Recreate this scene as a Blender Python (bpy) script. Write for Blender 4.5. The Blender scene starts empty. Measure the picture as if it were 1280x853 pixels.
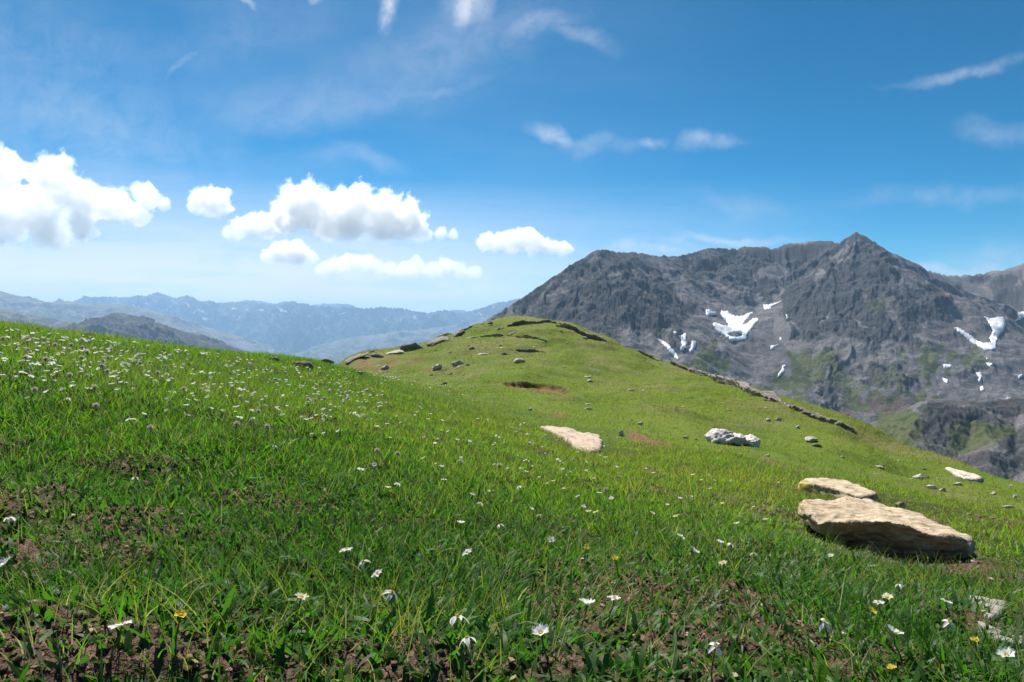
import bpy, bmesh, math, random
import numpy as np
from mathutils import Vector, Matrix
from mathutils.bvhtree import BVHTree

random.seed(7)
rng = np.random.default_rng(11)
SC = bpy.context.scene
COL = SC.collection
F = 834.0          # focal length in pixels of the 1280 px photograph
CX, CY = 640.0, 400.0
R = math.radians

# ------------------------------------------------------------------ helpers
def P(px, py, D):
    """point seen at pixel (px, py) at depth D metres"""
    return ((px - CX) / F * D, D, (CY - py) / F * D)

def _hash(ix, iy, seed):
    h = (ix.astype(np.int64) * 374761393 + iy.astype(np.int64) * 668265263 + seed * 144269504) & 0xFFFFFFFF
    h = ((h ^ (h >> 13)) * 1274126177) & 0xFFFFFFFF
    h = (h ^ (h >> 16)) & 0xFFFFFFFF
    return h / 4294967295.0

def vnoise(x, y, seed=0):
    x = np.asarray(x, float); y = np.asarray(y, float)
    ix = np.floor(x); iy = np.floor(y)
    fx = x - ix; fy = y - iy
    ux = fx * fx * fx * (fx * (fx * 6 - 15) + 10); uy = fy * fy * fy * (fy * (fy * 6 - 15) + 10)
    def g(dx, dy):
        a = _hash(ix + dx, iy + dy, seed) * 2 * np.pi
        return np.cos(a) * (fx - dx) + np.sin(a) * (fy - dy)
    a = g(0, 0); b = g(1, 0); c = g(0, 1); d = g(1, 1)
    return ((a + (b - a) * ux) * (1 - uy) + (c + (d - c) * ux) * uy) * 1.45

def fbm(x, y, seed=0, octv=4, gain=0.5):
    s = 0; a = 1.0; f = 1.0
    for o in range(octv):
        s = s + a * vnoise(x * f + 17.3 * o, y * f - 9.1 * o, seed + o * 31)
        a *= gain; f *= 2.03
    return s

def ridged(x, y, seed=0, octv=4, gain=0.5):
    s = 0; a = 1.0; f = 1.0
    for o in range(octv):
        s = s + a * (1 - 2 * np.abs(vnoise(x * f + 5.7 * o, y * f + 3.3 * o, seed + o * 17)))
        a *= gain; f *= 2.07
    return s

def sstep(a, b, x):
    t = np.clip((x - a) / (b - a), 0, 1)
    return t * t * (3 - 2 * t)

def mesh_from(name, verts, faces, mats, smooth=True, uniform=None):
    """verts (n,3) array, faces (m,k) array of equal-size faces"""
    me = bpy.data.meshes.new(name)
    v = np.asarray(verts, np.float32); f = np.asarray(faces, np.int32)
    k = f.shape[1]
    me.vertices.add(len(v)); me.vertices.foreach_set('co', v.ravel())
    me.loops.add(f.size); me.loops.foreach_set('vertex_index', f.ravel())
    me.polygons.add(len(f)); me.polygons.foreach_set('loop_start', np.arange(len(f), dtype=np.int32) * k)
    me.update(calc_edges=True)
    me.polygons.foreach_set('use_smooth', np.full(len(f), bool(smooth)))
    for m in (mats if isinstance(mats, (list, tuple)) else [mats]):
        me.materials.append(m)
    me.update()
    return me

def set_col(me, name, arr):
    a = me.attributes.new(name, 'FLOAT_COLOR', 'POINT')
    c = np.ones((len(arr), 4), np.float32); c[:, :3] = arr
    a.data.foreach_set('color', c.ravel())

def link(name, me, parent=None, loc=None):
    o = bpy.data.objects.new(name, me); COL.objects.link(o)
    if parent: o.parent = parent
    if loc is not None: o.location = loc
    return o

def tag(o, label=None, cat=None, group=None, kind=None):
    if label: o['label'] = label
    if cat: o['category'] = cat
    if group: o['group'] = group
    if kind: o['kind'] = kind
    return o

def grid_faces(nr, nc):
    i = np.arange(nr - 1)[:, None] * nc + np.arange(nc - 1)[None, :]
    i = i.ravel()
    return np.stack([i, i + 1, i + nc + 1, i + nc], 1)

# ------------------------------------------------------------------ node helpers
def new_mat(name):
    m = bpy.data.materials.new(name); m.use_nodes = True
    nt = m.node_tree; nt.nodes.clear()
    out = nt.nodes.new('ShaderNodeOutputMaterial')
    return m, nt, out

def N(nt, typ, **kw):
    n = nt.nodes.new(typ)
    for k, v in kw.items():
        if k in n.inputs: n.inputs[k].default_value = v
        else: setattr(n, k, v)
    return n

def ramp(nt, fac, stops):
    n = nt.nodes.new('ShaderNodeValToRGB')
    el = n.color_ramp.elements
    while len(el) < len(stops): el.new(0.5)
    for e, (p, c) in zip(el, stops):
        e.position = p; e.color = (*c, 1) if len(c) == 3 else c
    nt.links.new(fac, n.inputs['Fac'])
    return n.outputs['Color']

def mix(nt, fac, a, b, mode='MIX'):
    n = nt.nodes.new('ShaderNodeMix'); n.data_type = 'RGBA'; n.blend_type = mode
    for s, v in ((0, fac), (6, a), (7, b)):
        if isinstance(v, bpy.types.NodeSocket): nt.links.new(v, n.inputs[s])
        elif s == 0: n.inputs[s].default_value = v
        else: n.inputs[s].default_value = (*v, 1)
    return n.outputs[2]

def math_n(nt, op, a, b=None, c=None, clamp=False):
    n = nt.nodes.new('ShaderNodeMath'); n.operation = op; n.use_clamp = clamp
    for s, v in ((0, a), (1, b), (2, c)):
        if v is None: continue
        if isinstance(v, bpy.types.NodeSocket): nt.links.new(v, n.inputs[s])
        else: n.inputs[s].default_value = v
    return n.outputs[0]

def noise(nt, vec, scale, detail=4, rough=0.55, dist=0.0):
    n = nt.nodes.new('ShaderNodeTexNoise')
    n.inputs['Scale'].default_value = scale; n.inputs['Detail'].default_value = detail
    n.inputs['Roughness'].default_value = rough; n.inputs['Distortion'].default_value = dist
    if vec is not None: nt.links.new(vec, n.inputs['Vector'])
    return n.outputs['Fac']

def objcoord(nt, scale=None):
    tc = nt.nodes.new('ShaderNodeTexCoord'); v = tc.outputs['Object']
    if scale:
        mp = nt.nodes.new('ShaderNodeMapping'); mp.inputs['Scale'].default_value = scale
        nt.links.new(v, mp.inputs['Vector']); v = mp.outputs['Vector']
    return v

def principled(nt, out, color, rough=0.8, spec=0.3, bump=None, bstr=0.5, bdist=0.01):
    b = nt.nodes.new('ShaderNodeBsdfPrincipled')
    if isinstance(color, bpy.types.NodeSocket): nt.links.new(color, b.inputs['Base Color'])
    else: b.inputs['Base Color'].default_value = (*color, 1)
    b.inputs['Roughness'].default_value = rough
    b.inputs['Specular IOR Level'].default_value = spec
    if bump is not None:
        n = nt.nodes.new('ShaderNodeBump'); n.inputs['Strength'].default_value = bstr; n.inputs['Distance'].default_value = bdist
        nt.links.new(bump, n.inputs['Height']); nt.links.new(n.outputs['Normal'], b.inputs['Normal'])
    nt.links.new(b.outputs[0], out.inputs['Surface'])
    return b

def attr(nt, name):
    a = nt.nodes.new('ShaderNodeAttribute'); a.attribute_name = name
    return a

# ------------------------------------------------------------------ camera, sun, sky
cam_d = bpy.data.cameras.new('camera'); cam = bpy.data.objects.new('camera', cam_d); COL.objects.link(cam)
cam_d.sensor_width = 36; cam_d.lens = 36 * F / 1280.0
cam_d.shift_y = -(426.5 - CY) / 1280.0
cam_d.clip_start = 0.05; cam_d.clip_end = 120000
cam.rotation_euler = (R(90), 0, 0)
SC.camera = cam

SUN_EL, SUN_AZ = R(54), R(-24)        # azimuth from +Y towards +X
sd = Vector((math.sin(SUN_AZ) * math.cos(SUN_EL), math.cos(SUN_AZ) * math.cos(SUN_EL), math.sin(SUN_EL)))
sl = bpy.data.lights.new('sun', 'SUN'); sl.energy = 5.0; sl.angle = R(0.53); sl.color = (1.0, 0.955, 0.88)
so = bpy.data.objects.new('sun', sl); COL.objects.link(so)
so.rotation_euler = sd.to_track_quat('Z', 'Y').to_euler()

def make_world():
    w = bpy.data.worlds.new('World'); SC.world = w; w.use_nodes = True
    nt = w.node_tree; nt.nodes.clear()
    out = nt.nodes.new('ShaderNodeOutputWorld'); bg = nt.nodes.new('ShaderNodeBackground')
    bg.inputs['Strength'].default_value = 0.055
    sky = nt.nodes.new('ShaderNodeTexSky'); sky.sky_type = 'NISHITA'; sky.sun_disc = False
    sky.sun_elevation = SUN_EL; sky.sun_rotation = SUN_AZ
    sky.altitude = 2500; sky.air_density = 1.0; sky.dust_density = 0.6; sky.ozone_density = 3.5
    # polarised, deeper blue: contrast curve on the physical sky
    k = 0.135
    m1 = mix(nt, 1.0, sky.outputs[0], (k, k, k), 'MULTIPLY')
    ga = nt.nodes.new('ShaderNodeGamma'); ga.inputs['Gamma'].default_value = 1.36; nt.links.new(m1, ga.inputs['Color'])
    m2 = mix(nt, 1.0, ga.outputs[0], (.82 / k, .98 / k, 1.06 / k), 'MULTIPLY')
    hs = nt.nodes.new('ShaderNodeHueSaturation'); hs.inputs['Saturation'].default_value = 1.22; hs.inputs['Hue'].default_value = 0.480
    nt.links.new(m2, hs.inputs['Color'])
    tc = nt.nodes.new('ShaderNodeTexCoord'); sep = nt.nodes.new('ShaderNodeSeparateXYZ')
    nt.links.new(tc.outputs['Generated'], sep.inputs[0])
    z = math_n(nt, 'MAXIMUM', sep.outputs['Z'], 0.02); zz = math_n(nt, 'ADD', z, 0.03)
    u = math_n(nt, 'DIVIDE', sep.outputs['X'], zz); v = math_n(nt, 'DIVIDE', sep.outputs['Y'], zz)
    cmb = nt.nodes.new('ShaderNodeCombineXYZ'); nt.links.new(u, cmb.inputs[0]); nt.links.new(v, cmb.inputs[1])
    lay = cmb.outputs[0]                         # position on a high flat cloud layer
    left = math_n(nt, 'MULTIPLY_ADD', sep.outputs['X'], -1.15, 0.42, clamp=True)
    n3 = noise(nt, lay, 0.30, 6, 0.62, 0.5)
    veil = math_n(nt, 'MULTIPLY', math_n(nt, 'MULTIPLY', math_n(nt, 'SUBTRACT', n3, 0.40), 2.4, clamp=True), left)
    mpf = nt.nodes.new('ShaderNodeMapping'); mpf.inputs['Scale'].default_value = (.5, 2.0, 1); mpf.inputs['Rotation'].default_value = (0, 0, R(-18)); nt.links.new(lay, mpf.inputs['Vector'])
    nf = noise(nt, mpf.outputs[0], 1.0, 7, .65, .8)
    fib = math_n(nt, 'MULTIPLY', math_n(nt, 'SUBTRACT', nf, .55), 1.3, clamp=True)
    # single wisps of cirrus: direction in azimuth / elevation, own length, width and slant
    ys = math_n(nt, 'MAXIMUM', sep.outputs['Y'], 0.05)
    cu = math_n(nt, 'DIVIDE', sep.outputs['X'], ys); cv = math_n(nt, 'DIVIDE', sep.outputs['Z'], ys)
    dirv = nt.nodes.new('ShaderNodeCombineXYZ'); nt.links.new(cu, dirv.inputs[0]); nt.links.new(cv, dirv.inputs[1])
    nw = nt.nodes.new('ShaderNodeTexNoise'); nw.inputs['Scale'].default_value = 13; nw.inputs['Detail'].default_value = 5; nt.links.new(dirv.outputs[0], nw.inputs['Vector'])
    wob = nt.nodes.new('ShaderNodeVectorMath'); wob.operation = 'MULTIPLY_ADD'; nt.links.new(nw.outputs['Color'], wob.inputs[0]); wob.inputs[1].default_value = (.07, .07, 0); wob.inputs[2].default_value = (-.035, -.035, 0)
    wv = nt.nodes.new('ShaderNodeVectorMath'); nt.links.new(dirv.outputs[0], wv.inputs[0]); nt.links.new(wob.outputs[0], wv.inputs[1])
    tot = None
    for (a, b, la, lb, rot, st) in [(490,12,34,11,78,.95),(582,8,36,14,70,.95),(595,-20,60,30,60,.9),(668,34,55,17,8,.45),(730,48,45,12,-10,.3),(312,6,14,5,-50,.7),(398,4,14,8,40,.7),(226,84,24,5,50,.35),
            (692,173,30,11,-8,.75),(745,178,50,13,3,.30),(806,173,22,9,0,.45),(888,178,40,10,4,.55),(450,196,55,14,-5,.30),(520,120,110,10,14,.25),(560,60,150,45,20,.22),(1205,88,85,9,9,.40),(1250,168,50,14,-5,.32),(1180,243,120,14,2,.22),(920,252,60,12,-6,.22),
            (905,301,95,7,0,.55),(815,312,55,8,-6,.60),(1200,340,130,12,-4,.75),(1270,325,90,20,0,.35),(400,130,170,30,6,.25),(120,150,190,60,-14,.28),(60,60,160,60,-10,.20),(300,45,150,40,12,.15)]:
        mp = nt.nodes.new('ShaderNodeMapping'); mp.vector_type = 'TEXTURE'
        mp.inputs['Location'].default_value = ((a - CX) / F, (CY - b) / F, 0); mp.inputs['Rotation'].default_value = (0, 0, R(rot)); mp.inputs['Scale'].default_value = (la / F, lb / F, 1)
        nt.links.new(wv.outputs[0], mp.inputs['Vector'])
        le = nt.nodes.new('ShaderNodeVectorMath'); le.operation = 'LENGTH'; nt.links.new(mp.outputs[0], le.inputs[0])
        mr = nt.nodes.new('ShaderNodeMapRange'); mr.interpolation_type = 'SMOOTHSTEP'; mr.inputs['From Min'].default_value = 1.5; mr.inputs['From Max'].default_value = 0.0; mr.inputs['To Max'].default_value = st
        nt.links.new(le.outputs['Value'], mr.inputs['Value'])
        tot = mr.outputs[0] if tot is None else math_n(nt, 'MAXIMUM', tot, mr.outputs[0])
    n5 = noise(nt, dirv.outputs[0], 21, 7, .65, .5)
    wisp = math_n(nt, 'MULTIPLY', tot, math_n(nt, 'MULTIPLY_ADD', n5, 2.4, -.45, clamp=True))
    # low stratus over the horizon
    mp2 = nt.nodes.new('ShaderNodeMapping'); mp2.inputs['Scale'].default_value = (6, 6, 30)
    nt.links.new(tc.outputs['Generated'], mp2.inputs['Vector'])
    n4 = noise(nt, mp2.outputs[0], 1.0, 7, 0.62, 0.4)
    bz = math_n(nt, 'SUBTRACT', 1.0, math_n(nt, 'MULTIPLY', math_n(nt, 'MAXIMUM', math_n(nt, 'SUBTRACT', z, .05), 0.0), 6.6), clamp=True)
    lf = math_n(nt, 'MULTIPLY_ADD', sep.outputs['X'], -1.5, 0.72, clamp=True)
    low = math_n(nt, 'MULTIPLY', math_n(nt, 'MULTIPLY_ADD', math_n(nt, 'SUBTRACT', n4, 0.44), 2.2, .86, clamp=True), math_n(nt, 'MULTIPLY', bz, lf))
    inv = math_n(nt, 'SUBTRACT', 1.0, math_n(nt, 'ADD', math_n(nt, 'MULTIPLY', veil, .42), math_n(nt, 'MULTIPLY', math_n(nt, 'MULTIPLY', fib, left), .3)))
    inv = math_n(nt, 'MULTIPLY', inv, math_n(nt, 'SUBTRACT', 1.0, math_n(nt, 'MULTIPLY', wisp, .85)))
    c = mix(nt, math_n(nt, 'SUBTRACT', 1.0, inv, clamp=True), hs.outputs[0], (8.0, 8.5, 9.5))
    c = mix(nt, math_n(nt, 'MULTIPLY', low, .95, clamp=True), c, (10.0, 9.8, 10.4))
    nt.links.new(c, bg.inputs['Color']); nt.links.new(bg.outputs[0], out.inputs['Surface'])
make_world()

vs = SC.view_settings
SC.display_settings.display_device = 'sRGB'
vs.view_transform = 'Standard'; vs.look = 'None'; vs.exposure = 0.85; vs.gamma = 1.0; vs.use_curve_mapping = False
SC.render.engine = 'CYCLES'
cy = SC.cycles
cy.use_denoising = True
try: cy.denoising_prefilter = 'ACCURATE'; cy.denoising_input_passes = 'RGB_ALBEDO_NORMAL'
except Exception: pass
cy.max_bounces = 12; cy.diffuse_bounces = 3; cy.glossy_bounces = 2; cy.transmission_bounces = 3
cy.volume_bounces = 9; cy.transparent_max_bounces = 8
cy.caustics_reflective = False; cy.caustics_refractive = False
cy.volume_step_rate = 0.16; cy.volume_max_steps = 256; cy.use_adaptive_sampling = True; cy.adaptive_threshold = 0.01

# ------------------------------------------------------------------ near ground
CP = [  # control points of the hill: px, py, depth
 (0,853,.83),(320,853,.87),(640,853,.92),(960,853,1.0),(1280,853,1.14),
 (0,700,1.25),(320,720,1.35),(640,760,1.42),(960,760,1.55),(1280,760,1.9),
 (0,600,1.9),(320,620,2.1),(640,680,2.2),(960,680,2.6),(1110,702,3.18),(1280,680,3.6),
 (0,500,2.8),(200,500,3.5),(400,520,4.5),(640,600,3.8),(1100,605,6.3),(1280,645,7.5),
 (0,440,4.3),(100,447,5.2),(200,460,5.6),(300,470,6.6),(420,485,7.6),
 (0,407,6.2),(100,417,6.7),(200,430,7.5),(300,444,8.6),(400,457,10),(470,470,11.5),
 (640,540,7.0),(720,552,8),(540,498,9.0),(917,556,9.5),(520,481,13),
 (680,489,19.5),(640,462,26),(640,440,33),(560,455,30),(480,458,31),(430,452,33),
 (430,449,38),(500,438,41),(545,428,44),(580,414,47),(630,405,50),(680,406,49.5),(720,413,48),(760,426,45),
 (850,462,36),(900,480,32.5),(960,502,29),(1040,533,25),(1130,565,20.5),(1220,598,17),(1290,623,15),(1400,670,12.6),
 (800,480,27),(900,520,17),(1000,560,13),(1150,600,12.5),(820,510,16),(760,470,28),
]
CW = [P(*c) for c in CP] + [
 (0,0,-.5),(-1.5,0,-.34),(1.5,0,-.72),(0,-3,-.45),(-6,0,0.05),(-4,-4,-.1),(4,-3,-1.2),(7,0,-2.1),(0,-12,-.4),(-14,-6,-.3),(12,-8,-4),
 (-7.5,10,-.75),(-6,14,-1.7),(-6,20,-2.9),(-4.2,16,-1.75),(-4,25,-2.7),(-12,14,-2.3),(-10,30,-5),(-14,42,-6.5),(-22,25,-7.5),(-12,6,-.35),
 (-9,52,-4.5),(-1,58,-2.2),(6,58,-3.2),(13,50,-6.5),(15,40,-7),(16.5,30,-8),(17,22,-8.4),(17,14,-8),(20,5,-8.5),(24,20,-13),(25,40,-15),
 (0,72,-9),(-20,60,-12),(20,65,-14),(12.2,8,-4.4),(-22,5,-1.5),(14,0,-4.6)]
CW = np.array(CW)
def _tps_fit(c):
    n = len(c); d = np.hypot(c[:, None, 0] - c[None, :, 0], c[:, None, 1] - c[None, :, 1])
    K = np.where(d > 0, d * d * np.log(np.maximum(d, 1e-9)), 0) + np.eye(n) * 0.35
    Pm = np.c_[np.ones(n), c[:, :2]]
    A = np.zeros((n + 3, n + 3)); A[:n, :n] = K; A[:n, n:] = Pm; A[n:, :n] = Pm.T
    return np.linalg.solve(A, np.r_[c[:, 2], 0, 0, 0])
# fit in a log-like space so that near detail and far detail share one scale
def _warp(x, y):
    r = np.hypot(x, y); s = np.log1p(r / 1.2) / np.maximum(r, 1e-6)
    return x * s * 4, y * s * 4
_wx, _wy = _warp(CW[:, 0], CW[:, 1])
_rs = 1.0 / (0.6 + np.hypot(CW[:, 0], CW[:, 1]))
TW = _tps_fit(np.c_[_wx, _wy, CW[:, 2]])
PIT = None

SOIL = [ # bare soil patches: px, py, half width px, half height px, strength
 (165,577,46,13,1.0),(322,534,36,8,.9),(14,635,34,22,1.0),(118,672,66,24,1.0),(66,828,120,36,1.25),(800,765,84,48,1.1),
 (965,775,36,46,.9),(700,852,64,18,.9),(505,832,90,24,1.0),(255,838,95,18,.8),(712,660,30,14,.8),(940,634,26,9,.8),
 (1060,680,60,20,.85),(832,619,22,9,.6),(470,585,20,7,.8),(8,552,24,12,.9),(395,632,30,12,.6),(560,600,28,8,.5),
 (905,690,30,14,.55),(1235,790,50,22,.9),(1195,720,50,14,.4),(345,700,40,14,.4),(650,720,40,14,.35),(1100,820,60,20,.5),
 (806,549,18,9,.9),(1170,655,22,6,.6),(1240,652,18,4,.6),(990,586,24,5,.6),(930,590,20,5,.35),(740,610,16,8,.55),
 (480,456,60,9,.45),(650,424,60,10,.30),(270,520,20,6,.5),(1130,690,40,20,.6),(20,720,30,14,.5),(870,540,26,6,.3),(690,518,24,5,.5),(700,605,22,9,.35)]

def base_z(x, y):
    x = np.asarray(x, float); y = np.asarray(y, float); sh = x.shape
    xf = x.ravel(); yf = y.ravel(); out = np.empty(xf.shape)
    n = len(CW)
    for i in range(0, len(xf), 60000):
        wx, wy = _warp(xf[i:i+60000], yf[i:i+60000])
        d = np.hypot(wx[:, None] - _wx[None], wy[:, None] - _wy[None])
        K = np.where(d > 0, d * d * np.log(np.maximum(d, 1e-9)), 0)
        out[i:i+60000] = K @ TW[:n] + TW[n] + TW[n+1] * wx + TW[n+2] * wy
    r = np.hypot(xf, yf)
    s = sstep(58, 85, r)
    out = out * (1 - s) + s * (-10 - 0.62 * (r - 70))
    return out.reshape(sh)

def hit(px, py, lift=0.0, fn=None):
    """depth at which the ray of a pixel meets the ground (vectorised)"""
    fn = fn or base_z
    px = np.atleast_1d(np.asarray(px, float)); py = np.atleast_1d(np.asarray(py, float))
    D = np.exp(np.linspace(math.log(.6), math.log(62), 700))
    X = (px[:, None] - CX) / F * D; Z = (CY - py[:, None]) / F * D
    g = fn(X, np.broadcast_to(D, X.shape)) + lift
    below = Z <= g
    k = np.where(below.any(1), below.argmax(1), len(D) - 1)
    k0 = np.maximum(k - 1, 0); i = np.arange(len(px))
    d0 = Z[i, k0] - g[i, k0]; d1 = Z[i, k] - g[i, k]
    t = np.where(k > 0, d0 / np.maximum(d0 - d1, 1e-9), 0)
    DD = D[k0] * (1 - t) + D[k] * t
    return (px - CX) / F * DD, DD, (CY - py) / F * DD, below.any(1)

_px, _py, _, _ = hit([671, 671, 671], [484, 477, 491])
PIT = (float(_px[0]), float(_py[0])); PIT_A = 46 / F * PIT[1]; PIT_B = float(_py[1] - _py[2]) / 2
print('PIT', PIT, PIT_A, PIT_B)
_sx, _sy, _sz, _ = hit([s[0] for s in SOIL], [min(s[1], 900) for s in SOIL])
_bx, _by, _bz, _ = hit([s[0] for s in SOIL], [s[1] + s[3] for s in SOIL])
_tx, _ty, _tz, _ = hit([s[0] for s in SOIL], [s[1] - s[3] for s in SOIL])
SOILW = []
for i, s in enumerate(SOIL):
    SOILW.append((_sx[i], (_by[i] + _ty[i]) / 2, max((1.4 if s[4] >= 1 else 1.05) * s[2] / F * _sy[i], .03), max((1.45 if s[4] >= 1 else 1.1) * abs(_ty[i] - _by[i]) / 2, .04), s[4]))

def soil_mask(x, y):
    m = np.zeros(np.shape(x))
    wx = fbm(x * 5, y * 5, 3, 3) * .5; wy = fbm(x * 5 + 40, y * 5, 4, 3) * .5
    for (sx, sy, a, b, st) in SOILW:
        e = np.hypot((x - sx) / a + wx, (y - sy) / b + wy)
        m = np.maximum(m, st * (1 - sstep(.55, 1.25, e)))
    r = np.hypot(x, y)
    pn = fbm(x * 2.2, y * 2.2, 77, 4)
    m = np.maximum(m, .85 * sstep(.62, .9, pn) * (1 - sstep(5, 9, r)))     # scattered small gaps
    m = np.maximum(m, pit_mask(x, y))
    return np.clip(m, 0, 1.0)

def pit_mask(x, y):
    u = (x - PIT[0]) / PIT_A; v = (y - PIT[1]) / PIT_B
    e = np.hypot(u, v) + .12 * fbm(x * 2, y * 2, 9, 2)
    return 1 - sstep(.86, 1.0, e)

def ground_z(x, y):
    x = np.asarray(x, float); y = np.asarray(y, float)
    r = np.hypot(x, y)
    z = base_z(x, y)
    near = 1 - sstep(6, 20, r)
    z = z + near * (.022 * fbm(x * 1.6, y * 1.6, 21, 3) + .012 * fbm(x * 6, y * 6, 22, 3))
    far = sstep(7, 14, r)
    z = z + far * (.10 * fbm(x * .35, y * .35, 23, 3) + .035 * fbm(x * 1.3, y * 1.3, 24, 4))
    terr = np.sin((z + .35 * fbm(x * .25, y * .25, 31, 2)) * 9)          # little turf terraces
    z = z + far * (.065 * terr + .05 * ridged(x * .8, y * .8, 33, 3) * sstep(-.2, .6, fbm(x * .12, y * .12, 34, 2)))
    s = soil_mask(x, y) * (1 - sstep(9, 13, r))
    z = z + s * (.012 + .009 * ridged(x * 26, y * 26, 41, 4, .62) + .003 * fbm(x * 110, y * 110, 42, 2))
    u = (x - PIT[0]) / PIT_A; v = (y - PIT[1]) / PIT_B
    z = z - pit_mask(x, y) * (.01 + .010 * PIT[1] * np.clip(v * .5 + .5, 0, 1))
    return z

def tallness(x, y):
    """1 in the tall meadow near by, 0 on the grazed far slope"""
    r = np.hypot(x, y) + 1.0 * fbm(x * .5, y * .5, 71, 3)
    edge = 8.2 + 2.4 * sstep(1.0, -3.0, x) - 1.6 * sstep(2, 5, x)
    return 1 - sstep(edge - 2.0, edge + 2.4, r)

def ground_material():
    m, nt, out = new_mat('alpine_turf')
    a = attr(nt, 'cover'); sp = nt.nodes.new('ShaderNodeSeparateColor'); nt.links.new(a.outputs['Color'], sp.inputs[0])
    oc = objcoord(nt)
    n1 = noise(nt, oc, 0.5, 6, .65); n2 = noise(nt, oc, 7, 5, .65); n3 = noise(nt, oc, 38, 4, .7)
    turf = ramp(nt, n1, [(.28, (.066, .105, .012)), (.45, (.09, .14, .014)), (.6, (.115, .155, .020)), (.74, (.13, .135, .035))])
    turf = mix(nt, math_n(nt, 'MULTIPLY', math_n(nt, 'SUBTRACT', n2, .56), 5, clamp=True), turf, (.11, .085, .045))
    turf = mix(nt, math_n(nt, 'MULTIPLY', math_n(nt, 'SUBTRACT', n3, .5), 2.2, clamp=True), turf, (.035, .05, .012))
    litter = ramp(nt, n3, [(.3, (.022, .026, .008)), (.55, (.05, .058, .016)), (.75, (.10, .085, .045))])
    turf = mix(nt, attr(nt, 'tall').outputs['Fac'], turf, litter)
    dry = ramp(nt, n2, [(.3, (.10, .085, .035)), (.5, (.17, .145, .07)), (.7, (.25, .22, .14))])
    turf = mix(nt, sp.outputs[1], turf, dry)
    soil = ramp(nt, n3, [(.25, (.032, .020, .014)), (.5, (.095, .059, .041)), (.72, (.19, .122, .085)), (.9, (.31, .23, .17))])
    soil2 = ramp(nt, n3, [(.25, (.09, .042, .02)), (.5, (.19, .095, .048)), (.8, (.32, .19, .11))])
    soil = mix(nt, sp.outputs[2], soil, soil2)
    c = mix(nt, sp.outputs[0], turf, soil)
    bh = math_n(nt, 'ADD', n3, math_n(nt, 'MULTIPLY', n2, 2.0))
    principled(nt, out, c, .95, .12, bh, .7, .03)
    return m

def build_ground():
    fine = np.linspace(R(-44), R(44), 1000)
    coarse = np.linspace(R(44), R(316), 90)[1:]
    az = np.r_[fine, coarse]
    lr = [np.array([.02, .12]), np.exp(np.linspace(math.log(.25), math.log(PIT[1] - PIT_B * 1.4), 420)), np.linspace(PIT[1] - PIT_B * 1.39, PIT[1] + PIT_B * 1.6, 110), np.exp(np.linspace(math.log(PIT[1] + PIT_B * 1.62), math.log(60), 190)), np.exp(np.linspace(math.log(62), math.log(260), 40))]
    r = np.concatenate(lr)
    A, Rr = np.meshgrid(az, r)
    x = Rr * np.sin(A); y = Rr * np.cos(A)
    z = ground_z(x, y)
    v = np.stack([x, y, z], -1).reshape(-1, 3)
    nr, nc = x.shape
    f = grid_faces(nr, nc)
    me = mesh_from('hill', v, f, ground_material())
    xx, yy = v[:, 0], v[:, 1]; rr = np.hypot(xx, yy)
    s = soil_mask(xx, yy)
    s = np.where(rr < 14, sstep(.25, .6, s), sstep(.2, .75, s + .35 * fbm(xx * 1.5, yy * 1.5, 55, 3) * (s > .02)))
    crest = sstep(.15, .9, fbm(xx * .16, yy * .16, 61, 3) + .9 * sstep(9.0, 12.2, xx) * sstep(10, 16, rr) + .75 * sstep(30, 46, yy) * sstep(.1, .9, np.abs(vnoise(xx * .4, yy * .5, 62)) * 2.2) + .9 * sstep(-4, -10, xx) * sstep(20, 30, yy))
    dry = np.maximum(crest * sstep(8, 16, rr) * .75, .01)
    dd_ = sstep(.05, .8, fbm(xx * .30, yy * .30, 63, 4) + .45 * fbm(xx * 1.3, yy * 1.3, 64, 3) + .5 * sstep(25, 34, rr)) * sstep(7, 12, rr)
    dry = np.maximum(dry, dd_ * .45)
    red = np.maximum(pit_mask(xx, yy), sstep(6, 9, rr) * .8)
    set_col(me, 'cover', np.stack([s, dry, red], 1))
    tl = tallness(xx, yy); set_col(me, 'tall', np.stack([tl] * 3, 1))
    o = link('ground', me); tag(o, kind='structure')
    return o
ground = build_ground()

# ------------------------------------------------------------------ mountains
def seg_field(x, y, lines, prof, warp=None):
    """highest of all ridge lines: z of the nearest point of each segment minus prof(distance)"""
    if warp is not None: x = x + warp[0]; y = y + warp[1]
    best = np.full(x.shape, -1e9); which = np.zeros(x.shape, int); dist = np.full(x.shape, 1e9)
    for li, (pts, slope) in enumerate(lines):
        p = np.array(pts, float)
        for a, b in zip(p[:-1], p[1:]):
            dx, dy = b[0] - a[0], b[1] - a[1]
            L2 = dx * dx + dy * dy + 1e-9
            t = np.clip(((x - a[0]) * dx + (y - a[1]) * dy) / L2, 0, 1)
            d = np.hypot(x - a[0] - t * dx, y - a[1] - t * dy)
            z = a[2] + t * (b[2] - a[2]) - prof(d, slope)
            up = z > best
            best = np.where(up, z, best); which = np.where(up, li, which); dist = np.where(up, d, dist)
    return best, which, dist

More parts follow.
